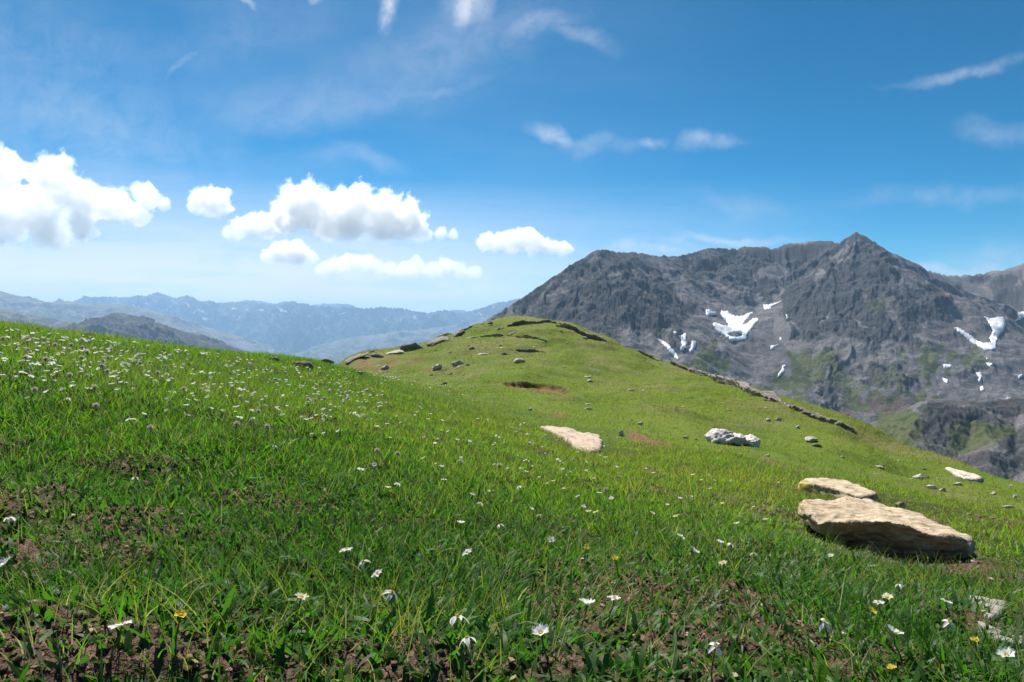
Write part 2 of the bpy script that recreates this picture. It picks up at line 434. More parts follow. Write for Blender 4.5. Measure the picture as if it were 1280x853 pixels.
def mountain_material(name, tint=1.0, detail=(0.02, 0.11, 0.45), bump_d=3.0):
    m, nt, out = new_mat(name)
    a = attr(nt, 'cover'); sp = nt.nodes.new('ShaderNodeSeparateColor'); nt.links.new(a.outputs['Color'], sp.inputs[0])
    oc = objcoord(nt)
    n1 = noise(nt, oc, detail[0], 6, .65); n2 = noise(nt, oc, detail[1], 6, .7); n3 = noise(nt, oc, detail[2], 3, .75)
    rock = ramp(nt, n2, [(.3, (.018, .018, .017)), (.46, (.040, .041, .037)), (.58, (.085, .083, .073)), (.72, (.20, .195, .175))])
    rock = mix(nt, math_n(nt, 'MULTIPLY', math_n(nt, 'SUBTRACT', n3, .42), 2.5, clamp=True), (.05, .05, .052), rock)
    scree = ramp(nt, n3, [(.25, (.068, .064, .065)), (.5, (.14, .131, .131)), (.78, (.30, .285, .28))])
    scree = mix(nt, math_n(nt, 'MULTIPLY', math_n(nt, 'SUBTRACT', n1, .5), 3, clamp=True), scree, (.088, .075, .077))
    grass = ramp(nt, n2, [(.3, (.05, .065, .02)), (.55, (.085, .10, .03)), (.75, (.13, .13, .06))])
    gm = math_n(nt, 'MULTIPLY', math_n(nt, 'SUBTRACT', math_n(nt, 'ADD', sp.outputs[2], math_n(nt, 'MULTIPLY', n2, .8)), .75), 4, clamp=True)
    rm = math_n(nt, 'MULTIPLY', math_n(nt, 'SUBTRACT', math_n(nt, 'ADD', sp.outputs[0], math_n(nt, 'MULTIPLY', n2, .9)), .93), 4.5, clamp=True)
    c = mix(nt, rm, scree, rock)
    c = mix(nt, gm, c, grass)
    c = mix(nt, sp.outputs[1], c, (.16, .085, .075))
    if 'range' in name: c = mix(nt, attr(nt, 'snow').outputs['Fac'], c, (.85, .86, .88))
    h = math_n(nt, 'ADD', math_n(nt, 'MULTIPLY', n2, 1.6), math_n(nt, 'MULTIPLY', n3, .7))
    principled(nt, out, c, .92, .15, h, .8, bump_d)
    return m

def px_of(x, y, z):
    return CX + x / y * F, CY - z / y * F

def blob(px, py, items):
    m = np.zeros(px.shape)
    for (cx, cy_, rx, ry, st) in items:
        m = np.maximum(m, st * (1 - sstep(.45, 1.25, np.hypot((px - cx) / rx, (py - cy_) / ry))))
    return m

CREST = [(540,452,1380),(600,410,1440),(620,393,1480),(650,374,1520),(690,347,1570),(722,326,1600),(745,312,1620),(762,313,1650),(775,316,1690),(792,315,1720),(804,317,1750),(822,320,1830),(850,320,1900),(868,315,1930),(885,310,1960),(905,311,1980),(925,309,1990),(945,306,1990),(962,309,1990),(985,305,1980),(1010,302,1960),(1040,301,1930),(1050,304,1900),(1060,296,1870),(1070,290,1850),(1080,294,1850),(1095,303,1870),(1110,314,1900),(1130,324,1940),(1150,335,1990),(1175,342,2030),(1200,344,2050),(1230,341,2040),(1255,335,2000),(1290,327,1950),(1340,312,1900),(1420,300,1850),(1560,330,1800)]
SPURS = [
 ([(745,312,1620),(752,340,1545),(768,368,1470),(782,400,1400),(800,440,1320),(815,480,1230)], .95),
 ([(690,347,1570),(690,380,1480),(700,420,1390),(720,470,1300)], .85),
 ([(640,380,1500),(650,420,1400),(660,470,1300)], .8),
 ([(792,315,1720),(806,350,1620),(822,385,1530),(838,415,1450),(850,450,1370)], .95),
 ([(868,315,1930),(880,345,1850),(890,365,1800)], .9),
 ([(925,309,1990),(930,340,1900),(935,368,1830)], .85),
 ([(985,305,1980),(975,340,1880),(968,368,1790)], .85),
 ([(1040,301,1930),(1022,340,1820),(1005,385,1690),(990,420,1600)], .9),
 ([(1070,290,1850),(1064,325,1760),(1058,365,1650),(1050,405,1540),(1045,440,1450),(1040,480,1370),(1038,515,1300)], .85),
 ([(1070,290,1850),(1090,330,1760),(1108,370,1660),(1128,405,1570),(1140,432,1500)], .85),
 ([(1130,324,1940),(1150,360,1840),(1172,390,1740),(1185,405,1690)], .9),
 ([(1108,370,1660),(1085,410,1550),(1090,450,1450),(1110,478,1380),(1150,475,1330)], .8),
 ([(1255,335,2000),(1262,370,1900),(1275,395,1830)], .85),
 ([(1340,312,1900),(1330,370,1750),(1330,420,1600)], .85),
]
def build_mountain():
    az = np.linspace(R(-9.5), R(46), 1000)
    r = np.r_[np.linspace(1060, 2080, 560), np.linspace(2090, 3300, 70)]
    A, Rr = np.meshgrid(az, r)
    x = Rr * np.sin(A); y = Rr * np.cos(A)
    lines = [([P(*c) for c in CREST], .95)] + [([P(*c) for c in s[0]], s[1]) for s in SPURS]
    def prof(d, s): return np.where(d < 60, d * s, 60 * s + (d - 60) * s * .72)
    w = (26 * fbm(x / 130, y / 130, 101, 4), 26 * fbm(x / 130, y / 130, 102, 4))
    amp = sstep(8, 70, seg_field(x, y, lines[:1], lambda d, s: d * s)[2])
    z, which, dist = seg_field(x, y, lines, prof, (w[0] * amp, w[1] * amp))
    z_cr = seg_field(x, y, lines[:1], prof)[0]
    # scree apron: a smooth concave floor through the bowls
    fl = [([P(*p) for p in q], s) for q, s in [
        ([(850,352,1830),(870,385,1730),(905,410,1640),(930,440,1540),(940,475,1440),(960,520,1300)], .10),
        ([(985,372,1770),(950,395,1690),(905,410,1640)], .16),
        ([(1195,352,2020),(1205,385,1900),(1225,415,1780),(1215,445,1680),(1195,475,1570),(1180,500,1450)], .12),
        ([(1275,395,1800),(1250,420,1750),(1225,440,1690)], .12),
        ([(820,425,1480),(842,442,1440),(862,440,1480)], .25)]]
    zf, _, _ = seg_field(x, y, fl, lambda d, s: d * s + (d / 260) ** 2 * 60, (w[0] * .6, w[1] * .6))
    zf = np.minimum(zf, z_cr + 25 * sstep(0, 80, dist))
    k = 14.0
    scree = sstep(-10, 14, zf - z)
    z = np.maximum(z, zf) + k * .25 * np.maximum(1 - np.abs(z - zf) / k, 0) ** 2
    z = np.maximum(z, -330 - .05 * (r.max() - Rr) * 0 + 0 * x)
    px, py = px_of(x, y, z)
    rock_b = blob(px + 14 * fbm(px / 22, py / 22, 131, 4), py + 14 * fbm(px / 22, py / 22, 132, 4), [(1020,318,80,24,.9),(940,315,60,16,.7),(760,370,95,60,.9),(690,385,60,50,.65),(835,395,30,45,.8),(905,340,80,30,.7),(975,345,70,35,.75),(1010,390,45,50,.85),
        (1065,360,70,75,1.0),(1110,400,60,45,1.0),(1165,375,30,30,.9),(1020,450,30,30,.75),(1105,470,45,18,.95),(1040,490,30,25,.8),(1262,365,40,28,.7),(1225,350,20,12,.7),(1220,460,18,14,.6),(890,446,14,10,.6)])
    rock = np.clip(rock_b * .95 + .16 * (1 - scree) - .45 * scree * (rock_b < .5), 0, 1)
    green = .8 * blob(px + 22 * fbm(px / 16, py / 16, 133, 5), py + 18 * fbm(px / 16, py / 16, 134, 5), [(885,445,22,24,.95),(1010,460,40,34,.8),(985,480,28,20,.7),(1165,455,30,20,.8),(1090,505,50,18,1.0),(1130,495,45,12,.8),(1060,475,25,15,.75),(690,385,50,40,.42),(640,398,30,20,.6),
        (1100,380,35,12,.6),(830,360,18,40,.35),(1215,445,20,12,.7),(1150,440,30,8,.7),(940,395,12,20,.1),(760,400,30,20,.4),(1130,415,40,40,.3)]) + .45 * sstep(395, 480, py) * sstep(-.1, .6, fbm(x / 60, y / 60, 137, 4))
    red = .75 * blob(px + 12 * fbm(px / 16, py / 16, 135, 5), py + 10 * fbm(px / 16, py / 16, 136, 5), [(1115,507,42,12,.75),(1048,520,24,8,.9),(1200,405,30,30,.25),(1185,370,14,20,.2),(905,300,0.1,.1,0)])
    crestfade = sstep(2, 40, seg_field(x, y, lines[:1], lambda d, s: d)[2])
    wx_ = A * 46 + .8 * fbm(x / 90, y / 90, 119, 3); g1 = fbm(wx_, Rr / 130, 111, 4, .5); g2 = ridged(x / 105, y / 105, 112, 4, .45) - .6; g4 = fbm(x / 24, y / 24, 118, 3); g5 = ridged(A * 260 + .5 * fbm(x / 40, y / 40, 121, 2), Rr / 48, 122, 3) - .5; g3 = fbm(x / 9, y / 9, 113, 3, .6)
    gully = sstep(.18, .6, -g1) * sstep(-.2, .5, fbm(x / 150, y / 150, 141, 3) + .35)
    rock = np.clip(rock - .75 * gully * crestfade, 0, 1); rel = rock * (1 - .6 * green)
    z = z + crestfade * (rel * (10 * g1 + 4.5 * g2 + 2.2 * g4 + 2.0 * g5) + (1 - rel) * (1.6 * g1 + 1.5 * fbm(x / 30, y / 30, 115, 3))) + (.25 + rel) * 1.3 * g3 * (.35 + .65 * crestfade)
    z = z + (1 - crestfade) * 3.0 * fbm(x / 16, y / 16, 117, 3) 
    v = np.stack([x, y, z], -1).reshape(-1, 3)
    me = mesh_from('mountain', v, grid_faces(*x.shape)[:, ::-1], mountain_material('mountain_rock'))
    set_col(me, 'cover', np.stack([rock.ravel(), red.ravel(), green.ravel()], 1))
    o = link('mountain', me); tag(o, kind='structure')
    return o, me
mountain, mountain_me = build_mountain()

def build_side_ridge():
    """lower rocky shoulder in front of the mountain, at the right"""
    top = [(1015,560,900),(1050,545,880),(1085,530,860),(1112,520,850),(1140,508,840),(1160,500,835),(1175,499,835),(1195,500,840),(1230,503,850),(1260,500,850),(1300,494,840),(1400,470,820),(1600,450,800)]
    sp = [([(1160,500,835),(1145,530,790),(1140,560,740),(1140,600,690)], .75), ([(1230,503,850),(1230,535,780),(1240,575,700)], .7), ([(1300,494,840),(1300,550,740),(1310,620,640)], .7), ([(1085,530,860),(1080,560,790),(1075,600,720)], .8)]
    az = np.linspace(R(20), R(48), 520); r = np.linspace(560, 1300, 330)
    A, Rr = np.meshgrid(az, r); x = Rr * np.sin(A); y = Rr * np.cos(A)
    lines = [([P(*c) for c in top], .75)] + [([P(*c) for c in s[0]], s[1]) for s in sp]
    w = (14 * fbm(x / 60, y / 60, 201, 4), 14 * fbm(x / 60, y / 60, 202, 4))
    d0 = seg_field(x, y, lines[:1], lambda d, s: d)[2]; cf = sstep(2, 25, d0)
    z, _, _ = seg_field(x, y, lines, lambda d, s: d * s * .85, (w[0] * cf, w[1] * cf))
    z = np.maximum(z, -330 + 0 * x)
    px, py = px_of(x, y, z)
    rock = np.clip(blob(px, py, [(1175,515,34,16,1),(1200,525,60,18,.9),(1262,510,50,16,1),(1170,545,30,25,.8),(1230,590,60,30,.75),(1270,560,30,40,.7),(1100,545,10,12,.9),(1150,575,30,14,.6)]) + .35 * vnoise(x / 30, y / 30, 207), 0, 1)
    green = np.clip(blob(px, py, [(1125,535,36,30,1.0),(1060,545,24,14,.8),(1200,560,30,14,.8),(1250,545,34,14,.85),(1210,505,50,8,.5),(1280,580,24,12,.6),(1215,545,60,26,.75),(1150,560,40,20,.6),(1255,590,40,16,.55)]) + .2 * vnoise(x / 18, y / 18, 211) - .3 * rock, 0, 1)
    g = ridged(x / 22, y / 22, 203, 5, .58)
    z = z + (.25 + .75 * cf) * (rock * 3.6 * g + (1 - rock) * 1.2 * g + .8 * fbm(x / 6, y / 6, 204, 3))
    v = np.stack([x, y, z], -1).reshape(-1, 3)
    me = mesh_from('mountain_shoulder', v, grid_faces(*x.shape)[:, ::-1], mountain_material('shoulder_rock', 1, (.04, .2, .8), 1.6))
    set_col(me, 'cover', np.stack([rock.ravel(), .15 * sstep(.1, .8, fbm(x / 40, y / 40, 209, 3)).ravel(), green.ravel()], 1))
    o = link('mountain_shoulder', me); tag(o, kind='structure'); return o
build_side_ridge()

def build_range(name, sky, depth_r, front, back, slope, n_spur, seed, cov, rough, noise_s, cols=700, rows=160, snow=None, jag=1.0):
    """a far range: skyline at its real distance, spurs running down from it"""
    rg = np.random.default_rng(seed)
    p = np.array(sky, float)
    dd = depth_r * (1 + .02 * np.sin(np.arange(len(p)) * 1.7 + seed))
    crest = [P(a, b, d) for (a, b), d in zip(p, dd)]
    lines = [(crest, slope)]
    base = min(c[2] for c in crest)
    for i in range(n_spur):
        t = (i + .5 + .3 * rg.uniform(-1, 1)) / n_spur * (len(crest) - 1); k = int(min(t, len(crest) - 2)); f = t - k
        a = np.array(crest[k]) * (1 - f) + np.array(crest[k + 1]) * f
        L = depth_r * rg.uniform(.10, .2); pts = [a]; dirx = rg.uniform(-.5, .5)
        q = a.copy()
        for s_ in range(5):
            q = q + np.array([dirx * L / 5 + rg.uniform(-.05, .05) * L, -L / 5, -L / 5 * slope * rg.uniform(.5, .75)])
            pts.append(q.copy())
        lines.append((pts, slope * rg.uniform(.9, 1.15)))
    a0 = math.atan2(p[0, 0] - CX, F); a1 = math.atan2(p[-1, 0] - CX, F)
    az = np.linspace(a0, a1, cols); r = np.linspace(depth_r * front, depth_r * back, rows) / np.cos((a0 + a1) / 2)
    A, Rr = np.meshgrid(az, r); x = Rr * np.sin(A); y = Rr * np.cos(A)
    sc = depth_r * .012
    d0 = seg_field(x, y, lines[:1], lambda d, s: d)[2]; cf = sstep(sc * .3, sc * 3, d0)
    w = (sc * fbm(x / sc / 4, y / sc / 4, seed, 4), sc * fbm(x / sc / 4, y / sc / 4, seed + 1, 4))
    z, _, _ = seg_field(x, y, lines, lambda d, s: d * s, (w[0] * cf, w[1] * cf))
    z = z + (.12 + cf) * rough * sc * ridged(x / sc / 2.2, y / sc / 2.2, seed + 3, 5, .55) * .35 + rough * sc * .05 * fbm(x / sc * 4, y / sc * 4, seed + 5, 3) * jag
    z = np.maximum(z, -1150)
    me = mesh_from(name, np.stack([x, y, z], -1).reshape(-1, 3), grid_faces(*x.shape)[:, ::-1], None)
    me.materials.clear()
    me.materials.append(mountain_material(name + '_rock', 1, noise_s, depth_r * .002))
    ones = np.ones(x.size)
    nn = fbm(x / sc / 3, y / sc / 3, seed + 9, 4).ravel()
    rock = np.clip(cov[0] + .5 * nn, 0, 1); grn = np.clip(cov[1] - .4 * nn, 0, 1)
    sn = 0 * ones
    if name == 'mountain_range':
        pyr = CY - z / y * F; pxr = CX + x / y * F
        sn = (sstep(.62, .8, fbm(x / sc / 1.6, y / sc / 1.6 + z / sc, seed + 21, 4) + .35 * vnoise(pxr / 40, pxr * 0 + seed, seed + 22)) * sstep(404, 396, pyr) * sstep(2, 7, pyr - np.interp(pxr, p[:, 0], p[:, 1]))).ravel()
    set_col(me, 'cover', np.stack([rock, 0 * ones, grn], 1)); set_col(me, 'snow', np.stack([sn] * 3, 1))
    o = link(name, me); tag(o, kind='structure')
    return o, me
SK1 = [(-120,376),(-60,375),(0,378),(30,375),(48,368),(53,369),(60,370),(75,374),(85,370),(95,368),(110,372),(130,371),(150,373),(165,372),(175,370),(182,372),(190,368),(197,367),(205,369),(212,372),(222,374),(233,370),(240,372),(245,376),(255,378),(265,377),(280,380),(290,379),(310,378),(325,380),(340,382),(350,380),(357,377.5),(362,378.5),(367,377),(375,380),(385,381),(395,384),(415,384),(435,385),(455,387),(475,385),(490,386),(505,387),(520,390),(530,392),(540,392),(550,389),(557,389),(570,391),(580,392),(592,389),(605,385),(617,380),(630,378),(660,372),(700,380)]
SK0 = [(-100,380),(150,384),(290,378),(310,375.5),(322,376),(335,379),(380,384),(405,380),(420,380),(435,381),(445,384),(470,390),(540,394),(565,388),(580,388),(590,391),(640,398),(700,405)]
rg1, rg1_me = build_range('mountain_range', SK1, 12500, .80, 1.12, .95, 34, 301, (.75, .25), 1.6, (.002, .006, .02), 1000, 260, jag=2.5)
rg0, rg0_me = build_range('mountain_range', SK0, 16500, .9, 1.08, .9, 22, 341, (.75, .25), 1.3, (.002, .006, .02), 600, 90, jag=2)
SK2 = [(-150,352),(-60,358),(0,364),(30,372),(60,378),(75,379),(85,376.5),(100,379),(120,380),(150,380),(180,386),(220,396),(250,408),(290,424),(330,442),(400,470)]
build_range('mountain_ridge', SK2, 7500, .72, 1.15, .42, 14, 371, (.45, .30), .7, (.004, .012, .05), 600, 160)
SK3 = [(-150,372),(-60,380),(0,386),(20,389),(40,394),(60,398),(80,401),(100,404),(130,412),(170,425),(230,450)]
build_range('mountain_ridge', SK3, 4300, .75, 1.15, .42, 8, 391, (.6, .25), .8, (.006, .02, .08), 500, 140)
SK4 = [(40,425),(80,414),(100,408),(115,402),(128,397),(140,392.5),(147,391),(155,392),(165,395),(180,399),(200,405),(220,412),(240,419),(280,431),(310,440),(360,460)]
build_range('mountain_ridge', SK4, 3300, .8, 1.1, .5, 9, 411, (.85, .2), 1.2, (.008, .03, .12), 600, 160)
SK5 = [(300,470),(350,452),(380,440),(400,432),(425,425),(445,421),(470,419),(500,414),(530,412),(560,408),(600,400),(660,380),(720,370)]
build_range('mountain_ridge', SK5, 10500, .8, 1.12, .35, 12, 431, (.45, .35), .6, (.003, .01, .04), 600, 140)

def build_valley():
    az = np.linspace(0, 2 * math.pi, 181); r = np.exp(np.linspace(math.log(90), math.log(26000), 90))
    A, Rr = np.meshgrid(az, r); x = Rr * np.sin(A); y = Rr * np.cos(A)
    z = -42 - .55 * (Rr - 90); z = np.maximum(z, -340 - 40 * sstep(300, 3000, Rr) - 650 * sstep(2500, 9000, Rr))
    z = z + 25 * fbm(x / 400, y / 400, 501, 4) * sstep(150, 600, Rr)
    me = mesh_from('valley_floor', np.stack([x, y, z], -1).reshape(-1, 3), grid_faces(*x.shape), mountain_material('valley_floor', 1, (.003, .02, .1), 3))
    n = x.size
    set_col(me, 'cover', np.stack([np.full(n, .3), np.zeros(n), np.full(n, .85)], 1))
    o = link('valley_floor', me); tag(o, kind='structure')
build_valley()

# air between here and the far ranges
def build_haze():
    bm = bmesh.new(); bmesh.ops.create_cube(bm, size=1.0)
    for v in bm.verts: v.co = Vector((v.co.x * 54000, v.co.y * 46000, -1400 if v.co.z < 0 else 545))
    me = bpy.data.meshes.new('haze'); bm.to_mesh(me); bm.free()
    m, nt, out = new_mat('haze_air')
    vol = nt.nodes.new('ShaderNodeVolumePrincipled')
    vol.inputs['Color'].default_value = (.40, .66, 1.0, 1); vol.inputs['Density'].default_value = 6.6e-5; vol.inputs['Anisotropy'].default_value = .25
    nt.links.new(vol.outputs[0], out.inputs['Volume'])
    me.materials.append(m)
    o = link('haze', me); tag(o, kind='stuff')
build_haze()

# ------------------------------------------------------------------ snow patches lying on the mountain
def zc(x0, y0, sc, pts): return [(x0 + a * sc, y0 + b * sc) for a, b in pts]
SNOW = [
 ("largest branching snow field in the middle bowl of the mountain", zc(800,280,.2111,[(480,510),(500,518),(520,512),(530,530),(560,545),(600,548),(640,530),(678,517),(655,545),(625,575),(610,600),(640,585),(670,560),(698,555),(703,575),(680,600),(655,635),(635,660),(632,688),(590,694),(540,697),(520,675),(490,660),(465,650),(440,620),(428,595),(440,582),(470,592),(500,604),(520,606),(520,590),(495,565),(478,540)]), zc(800,280,.2111,[(525,657),(560,645),(600,652),(605,662),(575,671),(540,668)])),
 ("small rounded snow patch just left above the large branching snow field", zc(800,280,.2111,[(388,508),(410,505),(425,518),(450,522),(453,540),(430,541),(400,546),(388,540)]), None),
 ("wedge of snow pointing up right, above the largest branching snow field", zc(800,280,.2111,[(728,480),(755,478),(800,470),(842,450),(820,472),(770,503),(740,515),(732,500)]), None),
 ("tiny upright snow patch right of the large branching snow field", zc(800,280,.2111,[(862,535),(872,538),(880,560),(868,564)]), None),
 ("long narrow diagonal snow strip touching the grassy hill's skyline", zc(800,280,.2111,[(95,678),(130,688),(165,712),(200,745),(232,795),(230,812),(205,795),(180,765),(140,720),(110,695)]), None),
 ("upright forked snow patch between the diagonal strip and a slanted patch", zc(800,280,.2111,[(222,660),(245,662),(262,648),(275,650),(272,680),(280,705),(270,740),(240,757),(238,735),(248,715),(240,690)]), None),
 ("slanted snow patch right of the upright forked patch", zc(800,280,.2111,[(308,690),(335,700),(330,725),(315,750),(298,763),(290,755),(300,730),(303,705)]), None),
 ("tiny snow spot just above the upright forked patch", zc(800,280,.2111,[(197,635),(215,640),(220,655),(200,650)]), None),
 ("small hooked snow patch low right of the large snow field", zc(800,280,.2111,[(770,735),(775,718),(795,722),(820,710),(822,718),(795,735),(788,748),(770,745)]), None),
 ("snow dot above the small hooked snow patch", zc(800,280,.2111,[(826,672),(838,670),(838,690),(828,690)]), None),
 ("drop shaped snow patch in the grey scree, lowest of the middle bowl", zc(820,420,.1875,[(806,283),(815,255),(838,222),(842,200),(862,192),(868,205),(850,215),(862,232),(845,250),(820,275)]), None),
 ("large V shaped snow field in the right hand bowl of the mountain", zc(1040,280,.2111,[(893,540),(935,562),(985,550),(1015,555),(1030,590),(1020,625),(990,660),(975,690),(972,745),(935,755),(900,750),(860,725),(820,705),(780,670),(745,640),(717,618),(745,612),(790,640),(830,665),(855,690),(890,705),(940,702),(930,680),(945,655),(950,630),(925,585)]), None),
 ("snow patch under the cliffs at the photo's right edge, right of the V shaped field", zc(1040,280,.2111,[(1078,578),(1105,550),(1090,530),(1137,520),(1160,530),(1150,548),(1100,575)]), None),
 ("oval snow patch left below the V shaped snow field, beside the dark rocks", zc(1040,280,.2111,[(655,832),(700,832),(715,848),(690,858),(660,852)]), None),
 ("curved snow patch straight below the V shaped snow field", zc(1040,280,.2111,[(908,822),(950,825),(955,840),(935,850),(920,838)]), None),
 ("snow speck between the V shaped field and the curved patch below it", zc(1040,280,.2111,[(915,790),(930,800),(925,810),(913,805)]), None),
 ("small snow patch just below the oval patch, at the scree gully", zc(1000,440,.21875,[(812,148),(848,158),(848,175),(838,184),(815,165)]), None),
 ("crooked upright snow patch in the bright boulder field on the right", zc(1000,440,.21875,[(998,120),(1030,118),(1046,140),(1035,160),(1040,178),(1015,170),(1022,150)]), None),
 ("small snow patch at the lower end of the crooked upright patch", zc(1000,440,.21875,[(1028,200),(1045,195),(1055,215),(1050,228),(1032,226)]), None),
 ("winged snow patch at the photo's right edge above the rocky shoulder", zc(1000,440,.21875,[(1203,126),(1270,130),(1272,142),(1250,158),(1245,142)]), None),
 ("thin flat snow streak right above the rocky shoulder", zc(1000,440,.21875,[(1130,275),(1200,260),(1215,264),(1150,278)]), None),
]
def in_poly(px, py, poly):
    inside = np.zeros(px.shape, bool); n = len(poly)
    for i in range(n):
        x0, y0 = poly[i]; x1, y1 = poly[(i + 1) % n]
        c = ((y0 > py) != (y1 > py)) & (px < (x1 - x0) * (py - y0) / ((y1 - y0) or 1e-9) + x0)
        inside ^= c
    return inside
def edge_dist(px, py, poly):
    best = np.full(px.shape, 1e9); n = len(poly)
    for i in range(n):
        x0, y0 = poly[i]; x1, y1 = poly[(i + 1) % n]
        dx, dy = x1 - x0, y1 - y0
        t = np.clip(((px - x0) * dx + (py - y0) * dy) / (dx * dx + dy * dy + 1e-9), 0, 1)
        best = np.minimum(best, np.hypot(px - x0 - t * dx, py - y0 - t * dy))
    return best
def build_snow():
    m, nt, out = new_mat('old_snow')
    n = noise(nt, objcoord(nt), .12, 5, .6)
    c = ramp(nt, n, [(.3, (.74, .74, .76)), (.6, (.86, .86, .87))])
    principled(nt, out, c, .7, .3, n, .4, .6)
    mv = np.empty(len(mountain_me.vertices) * 3, np.float32); mountain_me.vertices.foreach_get('co', mv)
    mf = np.empty(len(mountain_me.polygons) * 4, np.int32); mountain_me.loops.foreach_get('vertex_index', mf)
    mv = mv.reshape(-1, 3); mf = mf.reshape(-1, 4)
    use = (mv[:, 1] < 2150)
    mf = mf[use[mf].all(1)]
    bvh = BVHTree.FromPolygons(mv.tolist(), mf.tolist())
    for label, poly, hole in SNOW:
        xs = [p[0] for p in poly]; ys = [p[1] for p in poly]
        area = (max(xs) - min(xs)) * (max(ys) - min(ys)); st = .45 if area > 400 else .28
        gx = np.arange(min(xs) - 1, max(xs) + 1 + st, st); gy = np.arange(min(ys) - 1, max(ys) + 1 + st, st)
        X, Y = np.meshgrid(gx, gy)
        wob = .95 if area > 60 else .4
        Xw = X + wob * fbm(X / 2.2, Y / 2.2, 601, 3); Yw = Y + wob * fbm(X / 2.2, Y / 2.2, 602, 3)
        ins = in_poly(Xw, Yw, poly); ed = edge_dist(Xw, Yw, poly)
        if hole: ins &= ~in_poly(Xw, Yw, hole); ed = np.minimum(ed, edge_dist(Xw, Yw, hole))
        idx = -np.ones(X.shape, int); vv = []; keep = ins
        dep = np.full(X.shape, np.nan)
        for j, i in zip(*np.nonzero(ins)):
            h = bvh.ray_cast(Vector((0, 0, 0)), Vector(((X[j, i] - CX) / F, 1, (CY - Y[j, i]) / F)).normalized())
            if h[0] is not None: dep[j, i] = h[0].y
        ok = ~np.isnan(dep); keep = ins & ok
        d1 = np.where(ok, dep, 0); w1 = ok.astype(float)
        for _ in range(int(4 / st)):
            dn = d1.copy(); wn = w1.copy()
            dn[1:] += d1[:-1]; wn[1:] += w1[:-1]; dn[:-1] += d1[1:]; wn[:-1] += w1[1:]
            d2 = dn.copy(); w2 = wn.copy()
            d2[:, 1:] += dn[:, :-1]; w2[:, 1:] += wn[:, :-1]; d2[:, :-1] += dn[:, 1:]; w2[:, :-1] += wn[:, 1:]
            d1 = np.where(ok, d2 / np.maximum(w2, 1e-9), 0); w1 = ok.astype(float)
        sm = np.minimum(d1, dep + 1.0)
        for j in range(X.shape[0]):
            for i in range(X.shape[1]):
                if not keep[j, i]: continue
                Dp = float(sm[j, i]); hp = Vector(((X[j, i] - CX) / F * Dp, Dp, (CY - Y[j, i]) / F * Dp))
                th = -.3 + 1.9 * min(1.0, ed[j, i] / 1.6)
                idx[j, i] = len(vv); vv.append(hp + Vector((0, -.45, .9)) * (th + .6))
        fc = []
        for j in range(X.shape[0] - 1):
            for i in range(X.shape[1] - 1):
                q = (idx[j, i], idx[j + 1, i], idx[j + 1, i + 1], idx[j, i + 1])
                if min(q) >= 0: fc.append(q)
        if not fc: print('NO SNOW', label); continue
        vv = np.array([tuple(v) for v in vv]); o0 = vv.mean(0); n0 = len(vv)
        # closed body: an underside buried in the slope and a rim joining the two
        cnt = {}
        for q in fc:
            for a, b in zip(q, q[1:] + q[:1]): cnt[(a, b)] = 1
        rim = [(a, b) for (a, b) in cnt if (b, a) not in cnt]
        allv = np.vstack([vv - o0, vv - o0 + np.array([0, 1.2, -2.2])])
        fcs = fc + [tuple(n0 + k for k in reversed(q)) for q in fc] + [(b, a, a + n0, b + n0) for a, b in rim]
        me = mesh_from('snow_patch', allv, np.array(fcs), m)
        o = link('snow_patch', me, None, Vector(o0)); tag(o, label, 'snow patch', 'snow patches on the mountain')
build_snow()

